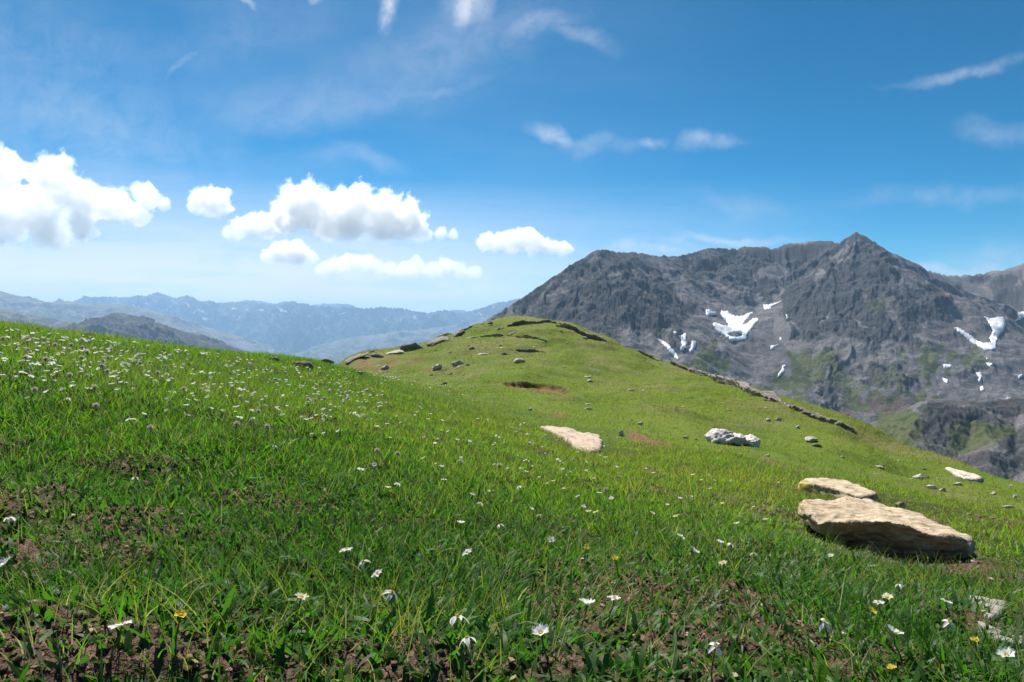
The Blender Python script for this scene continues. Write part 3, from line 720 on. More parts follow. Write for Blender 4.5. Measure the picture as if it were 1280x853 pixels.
# ------------------------------------------------------------------ rocks
def rock_material(name, pale, mid, dark, spot=None, spot_amt=.5, streak=None, scale=1.0):
    m, nt, out = new_mat(name)
    oc = objcoord(nt, (scale,) * 3)
    sv = oc
    if streak:
        mp = nt.nodes.new('ShaderNodeMapping'); mp.inputs['Scale'].default_value = streak[0]; mp.inputs['Rotation'].default_value = streak[1]
        nt.links.new(oc, mp.inputs['Vector']); sv = mp.outputs['Vector']
    n1 = noise(nt, sv, 6, 7, .65, .3); n2 = noise(nt, oc, 28, 5, .7); n3 = noise(nt, oc, 3.2, 4, .6)
    c = ramp(nt, n1, [(.3, dark), (.45, mid), (.62, pale), (.8, mid)])
    c = mix(nt, math_n(nt, 'MULTIPLY', math_n(nt, 'SUBTRACT', n2, .60), 6, clamp=True), c, dark)
    if spot:
        c = mix(nt, math_n(nt, 'MULTIPLY', math_n(nt, 'MULTIPLY', math_n(nt, 'SUBTRACT', n3, .5), 7, clamp=True), spot_amt), c, spot)
    vo = nt.nodes.new('ShaderNodeTexVoronoi'); vo.feature = 'DISTANCE_TO_EDGE'; vo.inputs['Scale'].default_value = 4.5
    dv = nt.nodes.new('ShaderNodeVectorMath'); dv.operation = 'MULTIPLY_ADD'; nz = nt.nodes.new('ShaderNodeTexNoise'); nz.inputs['Scale'].default_value = 5; nz.inputs['Detail'].default_value = 5
    nt.links.new(sv, nz.inputs['Vector']); nt.links.new(nz.outputs['Color'], dv.inputs[0]); dv.inputs[1].default_value = (.5, .5, .5); nt.links.new(sv, dv.inputs[2]); nt.links.new(dv.outputs[0], vo.inputs['Vector'])
    crack = math_n(nt, 'MULTIPLY', math_n(nt, 'SUBTRACT', .035, vo.outputs['Distance']), 28, clamp=True)
    crack = math_n(nt, 'MULTIPLY', crack, math_n(nt, 'MULTIPLY', math_n(nt, 'SUBTRACT', n3, .45), 6, clamp=True))
    c = mix(nt, math_n(nt, 'MULTIPLY', crack, .8), c, tuple(v * .5 for v in dark))
    n4 = noise(nt, oc, 75, 3, .7)
    c = mix(nt, math_n(nt, 'MULTIPLY', math_n(nt, 'SUBTRACT', n4, .58), 4, clamp=True), c, tuple(v * 1.2 for v in dark))
    h = math_n(nt, 'SUBTRACT', math_n(nt, 'ADD', n1, math_n(nt, 'MULTIPLY', n2, .6)), crack)
    principled(nt, out, c, .88, .25, h, .8, .012 / scale)
    return m
RM = {
 'sand': rock_material('sandstone', (.50, .415, .30), (.38, .295, .20), (.20, .14, .10), (.42, .27, .13), .45, ((1, 3.5, 6), (0, 0, R(25)))),
 'lichen': rock_material('lichened_slab', (.50, .42, .30), (.38, .30, .20), (.16, .12, .07), (.52, .40, .05), .0, ((1, 2.5, 4), (0, 0, R(20)))),
 'pink': rock_material('pink_flagstone', (.50, .41, .33), (.42, .325, .25), (.28, .2, .16), (.5, .34, .2), .5),
 'white': rock_material('quartz_stone', (.66, .62, .60), (.48, .44, .43), (.14, .12, .12), (.46, .34, .25), .35),
 'grey': rock_material('grey_flagstone', (.31, .28, .255), (.225, .195, .17), (.10, .082, .07), (.42, .40, .36), .4, ((1, 4, 4), (0, 0, R(-28)))),
 'dark': rock_material('dark_schist', (.27, .24, .20), (.17, .15, .125), (.07, .06, .05), (.16, .15, .06), .4, ((1, 1, 5), (0, 0, 0)), .35),
 'tan': rock_material('tan_schist', (.36, .31, .24), (.26, .22, .165), (.10, .08, .06), (.30, .27, .17), .4, ((1, 1, 4), (0, 0, 0)), .35),
 'pale': rock_material('pale_stone', (.56, .52, .45), (.44, .40, .33), (.2, .17, .14), (.5, .45, .3), .3, None, .5),
}
def _turf_tops():
    for k in ('tan',):
        nt = RM[k].node_tree; b = [n for n in nt.nodes if n.type == 'BSDF_PRINCIPLED'][0]
        src = b.inputs['Base Color'].links[0].from_socket
        oc = objcoord(nt); n = noise(nt, oc, 2.2, 5, .7)
        ge = nt.nodes.new('ShaderNodeNewGeometry'); sp = nt.nodes.new('ShaderNodeSeparateXYZ'); nt.links.new(ge.outputs['Normal'], sp.inputs[0])
        f = math_n(nt, 'MULTIPLY', math_n(nt, 'ADD', math_n(nt, 'SUBTRACT', sp.outputs[2], 1.12), math_n(nt, 'MULTIPLY', n, .75)), 6, clamp=True)
        nt.links.new(mix(nt, f, src, (.11, .115, .03)), b.inputs['Base Color'])
_turf_tops()
# yellow crust lichen on the slab's left end
def _lichen():
    nt = RM['lichen'].node_tree; b = [n for n in nt.nodes if n.type == 'BSDF_PRINCIPLED'][0]
    src = b.inputs['Base Color'].links[0].from_socket
    oc = objcoord(nt); sp = nt.nodes.new('ShaderNodeSeparateXYZ'); nt.links.new(oc, sp.inputs[0])
    n = noise(nt, oc, 9, 5, .65)
    f = math_n(nt, 'MULTIPLY', math_n(nt, 'ADD', math_n(nt, 'MULTIPLY', sp.outputs[0], -2.6), math_n(nt, 'SUBTRACT', n, .85)), 2.6, clamp=True)
    nt.links.new(mix(nt, f, src, (.48, .375, .085)), b.inputs['Base Color'])
_lichen()

def remeshed(bm, voxel, smooth_it=2):
    me = bpy.data.meshes.new('tmp'); bm.to_mesh(me); bm.free()
    o = bpy.data.objects.new('tmp', me); COL.objects.link(o)
    md = o.modifiers.new('r', 'REMESH'); md.mode = 'VOXEL'; md.voxel_size = voxel
    if smooth_it:
        s = o.modifiers.new('s', 'SMOOTH'); s.iterations = smooth_it; s.factor = .5
    dg = bpy.context.evaluated_depsgraph_get(); ev = o.evaluated_get(dg)
    m2 = bpy.data.meshes.new_from_object(ev)
    bpy.data.objects.remove(o); bpy.data.meshes.remove(me)
    return m2

def roughen(me, amp, scale, seed, strata=0.0, strata_f=30.0):
    n = len(me.vertices)
    co = np.empty(n * 3, np.float32); me.vertices.foreach_get('co', co); co = co.reshape(-1, 3).astype(float)
    no = np.empty(n * 3, np.float32); me.vertex_normals.foreach_get('vector', no); no = no.reshape(-1, 3)
    f = (fbm(co[:, 0] / scale + co[:, 2] / scale * .7, co[:, 1] / scale - co[:, 2] / scale * .8, seed, 4, .5)
         + .6 * ridged(co[:, 0] / scale * .8 - co[:, 2] / scale, co[:, 1] / scale * .8 + co[:, 2] / scale * .6, seed + 5, 4, .5) - .3)
    d = amp * f
    if strata:
        zz = co[:, 2] + .25 * scale * fbm(co[:, 0] / scale / 2, co[:, 1] / scale / 2, seed + 9, 2)
        st = vnoise(zz * strata_f, 0 * zz + seed, seed + 3)
        d = d + strata * st * np.clip(1.2 - np.abs(no[:, 2]), 0, 1)
    co = co + no * d[:, None]
    me.vertices.foreach_set('co', co.astype(np.float32).ravel()); me.update()
    me.polygons.foreach_set('use_smooth', np.ones(len(me.polygons), bool))

def prism(top, bot):
    bm = bmesh.new(); n = len(top)
    vt = [bm.verts.new(p) for p in top]; vb = [bm.verts.new(p) for p in bot]
    # fan from a centre point so that a bumpy outline stays clean
    ct = bm.verts.new(np.mean(top, 0)); cb = bm.verts.new(np.mean(bot, 0))
    for i in range(n):
        j = (i + 1) % n
        bm.faces.new((ct, vt[i], vt[j])); bm.faces.new((cb, vb[j], vb[i])); bm.faces.new((vt[j], vt[i], vb[i], vb[j]))
    bmesh.ops.recalc_face_normals(bm, faces=bm.faces)
    return bm

def rock_from_outline(label, cat, mat, top, bot, voxel, amp, scale, seed, strata=0, sf=30, name='rock', group=None, sm=2):
    top = np.array([P(*t) for t in top]); bot = np.array(bot if isinstance(bot, np.ndarray) else [P(*t) for t in bot])
    o0 = top.mean(0)
    me = remeshed(prism(top - o0, bot - o0), voxel, sm); me.name = name
    roughen(me, amp, scale, seed, strata, sf); me.materials.clear(); me.materials.append(RM[mat])
    o = link(name, me, None, Vector(o0)); tag(o, label, cat, group); return o

ROCK_FOOT = []      # (x, y, radius) where no grass grows
def slab(label, mat, outline, sink, voxel, amp, scale, seed, lift=.03, **kw):
    """flat slab: pixel outline dropped on the ground and thickened downwards"""
    px = [p[0] for p in outline]; py = [p[1] for p in outline]
    x, y, z, ok = hit(px, py, lift, ground_z)
    top = np.stack([x, y, z], 1)
    # flatten: plane fit
    A = np.c_[x, y, np.ones(len(x))]; cf = np.linalg.lstsq(A, z, rcond=None)[0]; top[:, 2] = A @ cf
    c = top.mean(0); bot = top.copy(); bot[:, :2] = c[:2] + (bot[:, :2] - c[:2]) * 1.08; bot[:, 2] -= sink
    me = remeshed(prism(top - c, bot - c), voxel, 2); me.name = 'rock_slab'
    roughen(me, amp, scale, seed, kw.get('strata', 0), kw.get('sf', 30)); me.materials.clear(); me.materials.append(RM[mat])
    o = link('rock_slab', me, None, Vector(c)); tag(o, label, 'rock', kw.get('group'))
    tp = top[:, :2]; cc = tp.mean(0)
    ROCK_FOOT.append(('poly', cc + (tp - cc) * kw.get('clear', 1.0) + np.array([0, -.06 if kw.get('clear') else 0]))); return o

# the big sandstone boulder
BT = [(1000,631,3.55),(1010,641,3.42),(1022,655,3.28),(1040,652,3.2),(1075,653,3.1),(1110,651,3.06),(1130,655,3.04),(1148,663,3.03),(1162,669,3.02),(1186,672,3.02),(1207,677,3.06),(1213,673,3.2),(1185,660,3.45),(1150,645,3.7),(1112,632,3.9),(1085,626,3.95),(1058,623,3.9),(1040,627,3.84),(1020,624,3.8),(1006,627,3.7)]
BB = [(1000,645,3.55),(1012,655,3.45),(1026,668,3.36),(1046,676,3.3),(1080,692,3.26),(1112,706,3.22),(1132,712,3.2),(1150,716,3.18),(1165,717,3.17),(1192,714,3.14),(1216,707,3.14),(1220,700,3.28),(1190,700,3.5),(1152,690,3.75),(1114,676,3.95),(1085,666,4.0),(1058,660,3.95),(1038,655,3.9),(1018,650,3.84),(1002,648,3.7)]
rock_from_outline('big flat topped sandstone boulder with a pale lit top and a dark overhanging front', 'boulder', 'sand', BT, BB, .0075, .014, .15, 5, .011, 30, name='boulder', sm=3)
ROCK_FOOT.append(('poly', np.array([P(*b)[:2] for b in BB])))
slab('long flat slab with yellow lichen on its left end, just behind the big boulder', 'lichen', [(998,602),(1004,597),(1030,597),(1052,600),(1075,606),(1096,615),(1080,619),(1062,618),(1046,611),(1025,607)], .22, .014, .012, .2, 6, .065, strata=.012)
slab('pinkish flat stone flush with the turf, at the edge of the tall grass', 'pink', [(676,533),(694,532),(715,537),(735,542),(749,544),(752,553),(749,563),(734,563),(722,560),(714,552),(698,544)], .25, .02, .018, .25, 8, .03)
slab('squarish light grey flagstone beside the right edge of the photo', 'grey', [(1210,745),(1222,743),(1240,748),(1259,749),(1256,758),(1250,770),(1238,773),(1228,764),(1222,755)],  .12, .009, .003, .25, 9, .012, clear=1.6)
slab('long brownish grey flagstone in the lower right corner, partly under grass', 'grey', [(1220,775),(1232,776),(1262,787),(1300,797),(1300,812),(1278,806),(1252,801),(1238,795)],  .12, .009, .003, .25, 10, .012, clear=1.6)
slab('pale slab lying right on the skyline where the hill drops away at right', 'pale', [(1182,584),(1195,585),(1212,592),(1228,597),(1224,601),(1205,597),(1190,590)], .5, .03, .03, .4, 12, .03)

def hull_rock(seed, n=16, flat=.6, voxel=.05):
    """unit rock (about 1 m wide) from a random hull"""
    rg = np.random.default_rng(seed); bm = bmesh.new()
    for i in range(n):
        v = rg.normal(size=3); v /= np.linalg.norm(v) ; v *= .5 * rg.uniform(.85, 1.1); v[2] *= flat
        bm.verts.new(v)
    r = bmesh.ops.convex_hull(bm, input=bm.verts)
    bmesh.ops.delete(bm, geom=[g for g in r['geom_interior'] if isinstance(g, bmesh.types.BMVert)], context='VERTS')
    me = remeshed(bm, voxel, 1); roughen(me, .03, .35, seed, .02, 9); return me
HULLS = [hull_rock(900 + i, 12 + i % 3 * 3, .55 + .12 * (i % 4)) for i in range(8)]
_hm = {}
def hull_mesh(i, mat):
    k = (i % len(HULLS), mat)
    if k not in _hm:
        me = HULLS[k[0]].copy(); me.materials.clear(); me.materials.append(RM[mat]); _hm[k] = me
    return _hm[k]

def stone(px, py, w, h, mat, label, group=None, i=None, deep=1.0, sink=.22, name='rock', rot=None):
    """a stone whose foot is seen at (px, py), w x h pixels"""
    x, y, z, ok = hit([px], [py], 0.0, ground_z); x, y = float(x[0]), float(y[0])
    if not ok[0]:      # just above the skyline: stand on the crest
        D = np.exp(np.linspace(math.log(3), math.log(60), 600)); X = (px - CX) / F * D
        e = ground_z(X, D) / D; y = float(D[e.argmax()]); x = (px - CX) / F * y
    gz = float(ground_z(np.array([x]), np.array([y]))[0])
    W = w / F * y; H = h / F * y
    k = i if i is not None else int(rng.integers(0, 8))
    o = link(name, hull_mesh(k, mat)); zs = H / (1 - sink) / .62
    o.scale = (W, W * deep * rng.uniform(.7, 1.0), max(zs, W * .16))
    e_ = .6; gx = float((ground_z(np.array([x + e_]), np.array([y])) - ground_z(np.array([x - e_]), np.array([y])))[0]) / (2 * e_)
    gy = float((ground_z(np.array([x]), np.array([y + e_])) - ground_z(np.array([x]), np.array([y - e_])))[0]) / (2 * e_)
    nv = Vector((-gx, -gy, 1)).normalized(); q = nv.to_track_quat('Z', 'Y')
    q = Vector((0, 0, 1)).rotation_difference(nv); 
    o.rotation_mode = 'QUATERNION'; o.rotation_quaternion = q @ Matrix.Rotation(rng.uniform(-.5, .5) if rot is None else rot, 3, 'Z').to_quaternion() @ Matrix.Rotation(rng.uniform(-.08, .08), 3, 'X').to_quaternion()
    o.location = (x, y + W * .3 * deep, gz + H * (.5 - sink * .8))
    tag(o, label, 'rock' if w > 9 else 'stone', group)
    if y < 14: ROCK_FOOT.append(('disc', x, y + W * .3 * deep, W * .42))
    return o

# white and tan double stone on the slope
def twin():
    x, y, z, ok = hit([917], [556], 0, ground_z); x, y = float(x[0]), float(y[0]); gz = float(ground_z(np.array([x]), np.array([y]))[0])
    s = y / F; bm = bmesh.new(); rg = np.random.default_rng(4)
    for cx, cz, rx, rz, n in ((-13, 8, 19, 13, 26), (5, 5, 17, 8, 22), (22, 2.5, 13, 8.5, 22)):
        b2 = bmesh.new()
        for i in range(n):
            v = rg.normal(size=3); v /= np.linalg.norm(v); v *= rg.uniform(.85, 1.12)
            b2.verts.new((cx * s + v[0] * rx * s, v[1] * 16 * s, cz * s + v[2] * rz * s))
        r = bmesh.ops.convex_hull(b2, input=b2.verts)
        bmesh.ops.delete(b2, geom=[g for g in r['geom_interior'] if isinstance(g, bmesh.types.BMVert)], context='VERTS')
        t = bpy.data.meshes.new('t'); b2.to_mesh(t); b2.free(); bm.from_mesh(t); bpy.data.meshes.remove(t)
    me = remeshed(bm, .011, 1); me.name = 'rock'; roughen(me, .022, .14, 31); me.materials.clear(); me.materials.append(RM['white'])
    o = link('rock', me, None, (x, y + .12, gz - .02)); tag(o, 'lumpy whitish stone with a tan right end, alone on the green slope', 'rock')
    ROCK_FOOT.append(('disc', x, y + .12, .3))
twin()

NAMED = [
 (378,461,34,12,'tan','brown rock on the flowery crest against the blue valley',0),
 (109,419,13,5,'dark','small dark rock on the left skyline among white flowers',1),
 (341,452,16,5,'tan','small tan rock left of the brown rock on the flowery crest',2),
 (408,451,16,5,'dark','dark stone between the flowery crest and the rocky rim',3),
 (443,450,30,9,'dark','dark flat rock at the lower left end of the rocky rim',4),
 (471,447,18,8,'dark','dark block in the rim just left of the pale flat slab',5),
 (491,443,24,7,'pale','pale flat slab in the rim between dark blocks',6),
 (514,439,27,12,'dark','leaning dark block with a grey top, middle of the rocky rim',7),
 (547,430,34,12,'dark','largest dark block in the rocky rim, up the left skyline',0),
 (553,419,20,4,'tan','thin rock shelf on top of the largest dark rim block',2),
 (574,419,16,6,'tan','tan block right beside the largest dark rim block',3),
 (578,415,14,5,'dark','dark rim stone high on the left skyline',1),
 (588,410,13,5,'dark','topmost dark rim stone on the left skyline',5),
 (590,423,14,4,'dark','dark stone in the turf just inside the upper rim',4),
 (480,462,14,6,'pale','pale stone on the brown patch below the rocky rim',6),
 (546,462,15,6,'pale','rounded pale flat stone in the turf left of the peat hollow',2),
 (572,457,18,5,'pale','pale broken flat stone up the slope left of the peat hollow',7),
 (649,454,17,5,'pale','pale oval flat stone directly above the peat hollow',3),
 (555,481,9,3,'tan','small tan stone where the flowers meet the short turf',1),
 (663,514,6,5,'pale','little white topped stone below the peat hollow',0),
 (731,424,10,3,'pale','pale stone at the foot of the dark summit ledge',2),
 (757,427,10,3,'pale','pale flat stone at the lower right end of the summit ledge',4),
 (789,489,10,3,'pale','pale stone in the turf right of the peat hollow',5),
 (800,531,10,4,'pale','whitish stone just above a red bare earth scar',6),
 (777,545,8,6,'white','roundish grey stone left of a red bare earth scar',7),
 (961,527,8,5,'pale','pale stone, left one of a pair above the lumpy white stone',0),
 (974,527,9,5,'pale','pale stone, right one of a pair above the lumpy white stone',1),
 (998,536,6,4,'white','small bright stone near the skyline ledge at right',2),
 (1017,553,26,5,'pale','pale flat stone with a ragged edge under the skyline ledge',3),
 (1022,559,14,5,'tan','tan stone just below the ragged pale flat stone',4),
 (1054,573,7,3,'pale','small pale stone right of the ragged pale flat stone',5),
 (1150,599,17,6,'white','bright white stone on the right slope below the skyline slab',6),
 (1168,612,15,4,'white','thin white stone on the right slope, left of a grey lump',7),
 (1180,615,9,5,'white','grey lump of stone beside the thin white stone',1),
 (1200,607,14,3,'pale','thin pale stone lying across the right slope',2),
 (1262,636,14,4,'pale','pale split stone close to the right edge on the slope',4),
 (1270,625,7,5,'white','small white stone on the right skyline',3),
 (1128,636,17,9,'sand','small sandstone piece touching the back of the big boulder',5),
 (1160,598,8,3,'tan','tan pebble on the right slope near the bright white stone',0),
 (960,571,9,3,'pale','thin pale stone below the lumpy whitish stone',6),
 (1052,622,10,6,'white','light stone wedged between the lichen slab and the boulder',1),
]
for n_, (a, b, w, h, mt, lb, i) in enumerate(NAMED):
    if b < 452 and a < 600 and w > 11: w *= 1.25; h *= .72
    stone(a, b, w, h, mt, lb, 'stones scattered on the hill', i, .8, rot=.3 * math.sin(n_ * 2.1))

def small_stones():
    Z = [((430, 600, 418, 474), 34, 'small stone in the stony brown turf under the rocky rim, left of the summit', 'stones under the rocky rim', ('tan', 'pale', 'dark', 'tan')),
         ((600, 700, 405, 446), 34, 'small stone among the broken ledges just below the summit cairn', 'stones below the summit cairn', ('tan', 'dark', 'pale', 'dark')),
         ((700, 1010, 425, 560), 46, 'small pale stone sprinkled over the short turf of the middle slope', 'stones on the middle slope', ('pale', 'tan', 'pale')),
         ((1000, 1275, 545, 640), 26, 'small pale stone sprinkled over the right slope beyond the boulder', 'stones on the right slope', ('pale', 'tan', 'pale'))]
    for (x0, x1, y0, y1), n, lb, g, mats in Z:
        c = 0; tries = 0
        while c < n and tries < 900:
            tries += 1
            px, py = rng.uniform(x0, x1), rng.uniform(y0, y1)
            x, y, z, ok = hit([px], [py], 0.0, ground_z)
            if not ok[0] or y[0] < 7.5 or pit_mask(x, y)[0] > .05: continue
            if fbm(x * .5, y * .5, 951, 3)[0] < rng.uniform(-.5, .5): continue
            w = float(np.exp(rng.normal(math.log(5.0), .5))); stone(px, py, w, w * rng.uniform(.13, .3), mats[c % len(mats)], lb, g, None, .8, .35, 'stone')
            c += 1
small_stones()

# cairn of piled stones on the summit
def cairn():
    for k, (dx, dy, w, h, mt, lb) in enumerate([(-3.5, 0, 8, 5, 'dark', 'dark left base stone of the summit cairn'), (3.0, 0, 8, 5, 'tan', 'tan right base stone of the summit cairn'),
        (0, -3.6, 9, 4, 'tan', 'flat middle stone of the summit cairn'), (-1.2, -6.3, 6, 4, 'dark', 'top stone of the summit cairn')]):
        D = 50.0; x = (632 + dx - CX) / F * D; W = w / F * D; H = h / F * D
        gz = float(ground_z(np.array([x]), np.array([D]))[0])
        o = link('rock', hull_mesh(k + 2, mt)); o.scale = (W, W * .9, H / .6); o.rotation_euler = (0, .08 * k - .1, k * 1.3)
        o.location = (x, D, gz + H * .38 + (-dy) / F * D); tag(o, lb, 'rock', 'stones of the summit cairn')
cairn()

# rock ledges along the crest
LEDGE = [
 ((634,409),(672,405),8,1.2,'broken dark ledge just below the summit cairn'),
 ((668,405),(702,406),5,1.0,'low dark ledge right of the summit cairn'),
 ((694,409),(728,419),9,1.5,'long dark ledge on the upper right skyline, its left half'),
 ((722,417),(755,427),9,1.4,'long dark ledge on the upper right skyline, its right half'),
 ((645,421),(682,427),6,1.2,'brown rock band below the summit ledge'),
 ((645,437),(682,441),5,1.0,'short dark rock band between the summit and the pale oval stone'),
 ((600,422),(640,420),5,1.0,'stony band crossing the turf left of the summit'),
 ((796,440),(822,447),6,1.2,'small tan ledge on the skyline between the two long ledges'),
 ((836,457),(866,467),7,1.3,'tan stepped ledge at the upper end of the lower long ledge'),
 ((858,466),(895,482),9,1.5,'dark ledge on the right skyline, upper part of the lower long ledge'),
 ((884,478),(930,497),14,1.7,'tallest dark ledge on the right skyline, under the scree bowl'),
 ((922,494),(962,509),11,1.6,'dark ledge just right below the tallest ledge'),
 ((958,508),(992,519),6,1.3,'low tan ledge linking two dark ledges on the right skyline'),
 ((984,517),(1020,531),9,1.4,'dark ledge on the right skyline above the red scree, upper half'),
 ((1014,528),(1050,540),8,1.4,'dark ledge on the right skyline above the red scree, lower end'),
]
def ledge(p0, p1, hpx, depth, label, seed):
    pts = []
    for (a, b) in (p0, p1):
        x, y, z, ok = hit([a], [b], 0, ground_z)
        if not ok[0]:
            D = np.exp(np.linspace(math.log(3), math.log(60), 600)); X = (a - CX) / F * D; e = ground_z(X, D) / D
            y = D[e.argmax()]; x = (a - CX) / F * y
        pts.append(np.array([float(np.ravel(x)[0]), float(np.ravel(y)[0])]))
    q0, q1 = pts
    if abs(q1[1] - q0[1]) > 9: q1[1] = q0[1] + np.sign(q1[1] - q0[1]) * 9; q1[0] = (p1[0] - CX) / F * q1[1]
    L = np.linalg.norm(q1 - q0); u = (q1 - q0) / L; nrm = np.array([-u[1], u[0]])
    if nrm @ (q0 + q1) < 0: nrm = -nrm
    Dm = (q0[1] + q1[1]) / 2; H = hpx / F * Dm * (.85 if Dm > 30 else .95); rg = np.random.default_rng(seed)
    n = 9; top = []; bot = []
    def gz(p): return float(ground_z(np.array([p[0]]), np.array([p[1]]))[0])
    prof = [(.30 + .6 * math.sin(math.pi * min(1, max(0, (i + .3) / (n - .4)))) ** .6) * rg.uniform(.8, 1.1) for i in range(n)]
    for i in range(n):
        t = i / (n - 1); p = q0 + (q1 - q0) * t - nrm * rg.uniform(-.06, .06)
        zt = gz(p) + H * prof[i] * rg.uniform(.93, 1.06)
        top.append((p[0], p[1], zt)); bot.append((p[0] + nrm[0] * .15, p[1] + nrm[1] * .15, gz(p) - .3))
    for i in reversed(range(n)):
        t = i / (n - 1); p = q0 + (q1 - q0) * t + nrm * depth * .45 * (.5 + .5 * math.sin(math.pi * t)) * rg.uniform(.8, 1.2)
        top.append((p[0], p[1], top[i][2] - .05 - .10 * depth)); bot.append((p[0], p[1], top[i][2] - H - .6))
    top = np.array(top); bot = np.array(bot); c = top.mean(0)
    me = remeshed(prism(top - c, bot - c), max(.035, L / 110), 1); me.name = 'rock_ledge'
    roughen(me, .04, 1.3, seed, .06, 13); me.materials.clear(); me.materials.append(RM['tan' if 'tan' in label or 'brown' in label or 'stony' in label else 'dark'])
    o = link('rock_ledge', me, None, Vector(c)); tag(o, label, 'rock ledge', 'rock ledges along the crest of the hill')
for i, (a, b, h, d, lb) in enumerate(LEDGE):
    k = 7 if i >= 7 else 0        # the long rim stands right on the lip of the hill
    ledge((a[0], a[1] - k), (b[0], b[1] - k), h, d, lb, 700 + i)

# ------------------------------------------------------------------ grass and herbs
def dryness(x, y):
    r = np.hypot(x, y)
    d = sstep(.05, .8, fbm(x * .30, y * .30, 63, 4) + .45 * fbm(x * 1.3, y * 1.3, 64, 3) + .55 * sstep(6.6, 7.6, x) * sstep(9, 14, r) + .5 * sstep(25, 34, r))
    return d * sstep(7, 12, r) * .55
def in_rock(x, y):
    m = np.zeros(x.shape, bool)
    for f in ROCK_FOOT:
        if f[0] == 'disc': m |= np.hypot(x - f[1], y - f[2]) < f[3]
        else:
            c = f[1].mean(0); m |= in_poly(x, y, (c + (f[1] - c) * 1.06 + np.array([0, -.03])).tolist())
    return m

def leaf_material(name, gloss=.25, trans=.5):
    m, nt, out = new_mat(name)
    a = attr(nt, 'tint')
    d = nt.nodes.new('ShaderNodeBsdfDiffuse'); t = nt.nodes.new('ShaderNodeBsdfTranslucent'); g = nt.nodes.new('ShaderNodeBsdfGlossy')
    g.inputs['Roughness'].default_value = .5; g.inputs['Color'].default_value = (1, 1, 1, 1)
    nt.links.new(a.outputs['Color'], d.inputs['Color'])
    tc = mix(nt, 1.0, a.outputs['Color'], (1.42, 1.62, .62), 'MULTIPLY'); nt.links.new(tc, t.inputs['Color'])
    m1 = nt.nodes.new('ShaderNodeMixShader'); m1.inputs[0].default_value = trans
    nt.links.new(d.outputs[0], m1.inputs[1]); nt.links.new(t.outputs[0], m1.inputs[2])
    m2 = nt.nodes.new('ShaderNodeMixShader'); m2.inputs[0].default_value = gloss * .026
    nt.links.new(m1.outputs[0], m2.inputs[1]); nt.links.new(g.outputs[0], m2.inputs[2])
    nt.links.new(m2.outputs[0], out.inputs['Surface'])
    return m

def strips(root, h, w, az, lean, curl, face, nseg, shape):
    """curved tapering strips; root (n,3), everything else (n,)"""
    n = len(h); t = np.linspace(0, 1, nseg + 1)[None, :]
    horiz = h[:, None] * (lean[:, None] * t + curl[:, None] * t * t)
    up = h[:, None] * t * np.sqrt(np.clip(1 - (lean[:, None] * .7 + curl[:, None] * t * .8) ** 2, .05, 1))
    cx = root[:, 0:1] + np.cos(az)[:, None] * horiz; cy_ = root[:, 1:2] + np.sin(az)[:, None] * horiz; cz = root[:, 2:3] + up
    if shape == 'blade': wd = (1 - t ** 1.6) * .5 + .012
    elif shape == 'leaf': wd = np.sin(np.pi * np.clip(t * .93 + .06, 0, 1)) ** .75 * .5 + .02
    wd = wd * w[:, None]
    sx = -np.sin(face)[:, None] * wd; sy = np.cos(face)[:, None] * wd; sz = .25 * wd * np.cos(face * 3)[:, None]
    L = np.stack([cx - sx, cy_ - sy, cz - sz], -1); Rr = np.stack([cx + sx, cy_ + sy, cz + sz], -1)
    v = np.stack([L, Rr], 2).reshape(n, (nseg + 1) * 2, 3)
    k = np.arange(nseg) * 2
    f = np.stack([k, k + 1, k + 3, k + 2], 1)[None] + (np.arange(n) * (nseg + 1) * 2)[:, None, None]
    return v.reshape(-1, 3), f.reshape(-1, 4), (nseg + 1) * 2

def scatter(n, r0, r1, p=1.0, half=R(43)):
    """random ground spots; p=1 uniform in area, 0 even in log distance"""
    u = rng.random(n)
    e = 2 * p
    r = (r0 ** e + u * (r1 ** e - r0 ** e)) ** (1 / e) if e > .05 else r0 * (r1 / r0) ** u
    a = rng.uniform(-half, half, n)
    return r * np.sin(a), r * np.cos(a)

TRIM = [(1.55, 2.85, .33), (2.0, 2.8, .33), (1.36, 1.86, .2), (1.3, 1.7, .22), (1.45, 1.6, .2), (1.3, 1.55, .2), (1.95, 3.05, .42), (1.45, 3.15, .3), (2.3, 3.1, .35), (2.9, 5.1, .55), (2.4, 5.2, .4), (.5, 7.2, .5), (.95, 7.2, .5), (3.2, 9.2, .7)]
def trim(x, y):
    m = np.ones(x.shape)
    for a, b, r in TRIM: m = np.minimum(m, .28 + .72 * sstep(r * .7, r * 1.4, np.hypot(x - a, y - b)))
    return m
class Veg:
    def __init__(s): s.v = []; s.f = []; s.c = []; s.n = 0
    def add(s, vf, col):
        v, f, k = vf
        s.v.append(v.astype(np.float32)); s.f.append((f + s.n).astype(np.int32)); s.c.append(np.repeat(col, k, 0).astype(np.float32)); s.n += len(v)
    def build(s, name, mat):
        me = mesh_from(name, np.concatenate(s.v), np.concatenate(s.f), mat); set_col(me, 'tint', np.concatenate(s.c))
        return tag(link(name, me), kind='stuff')

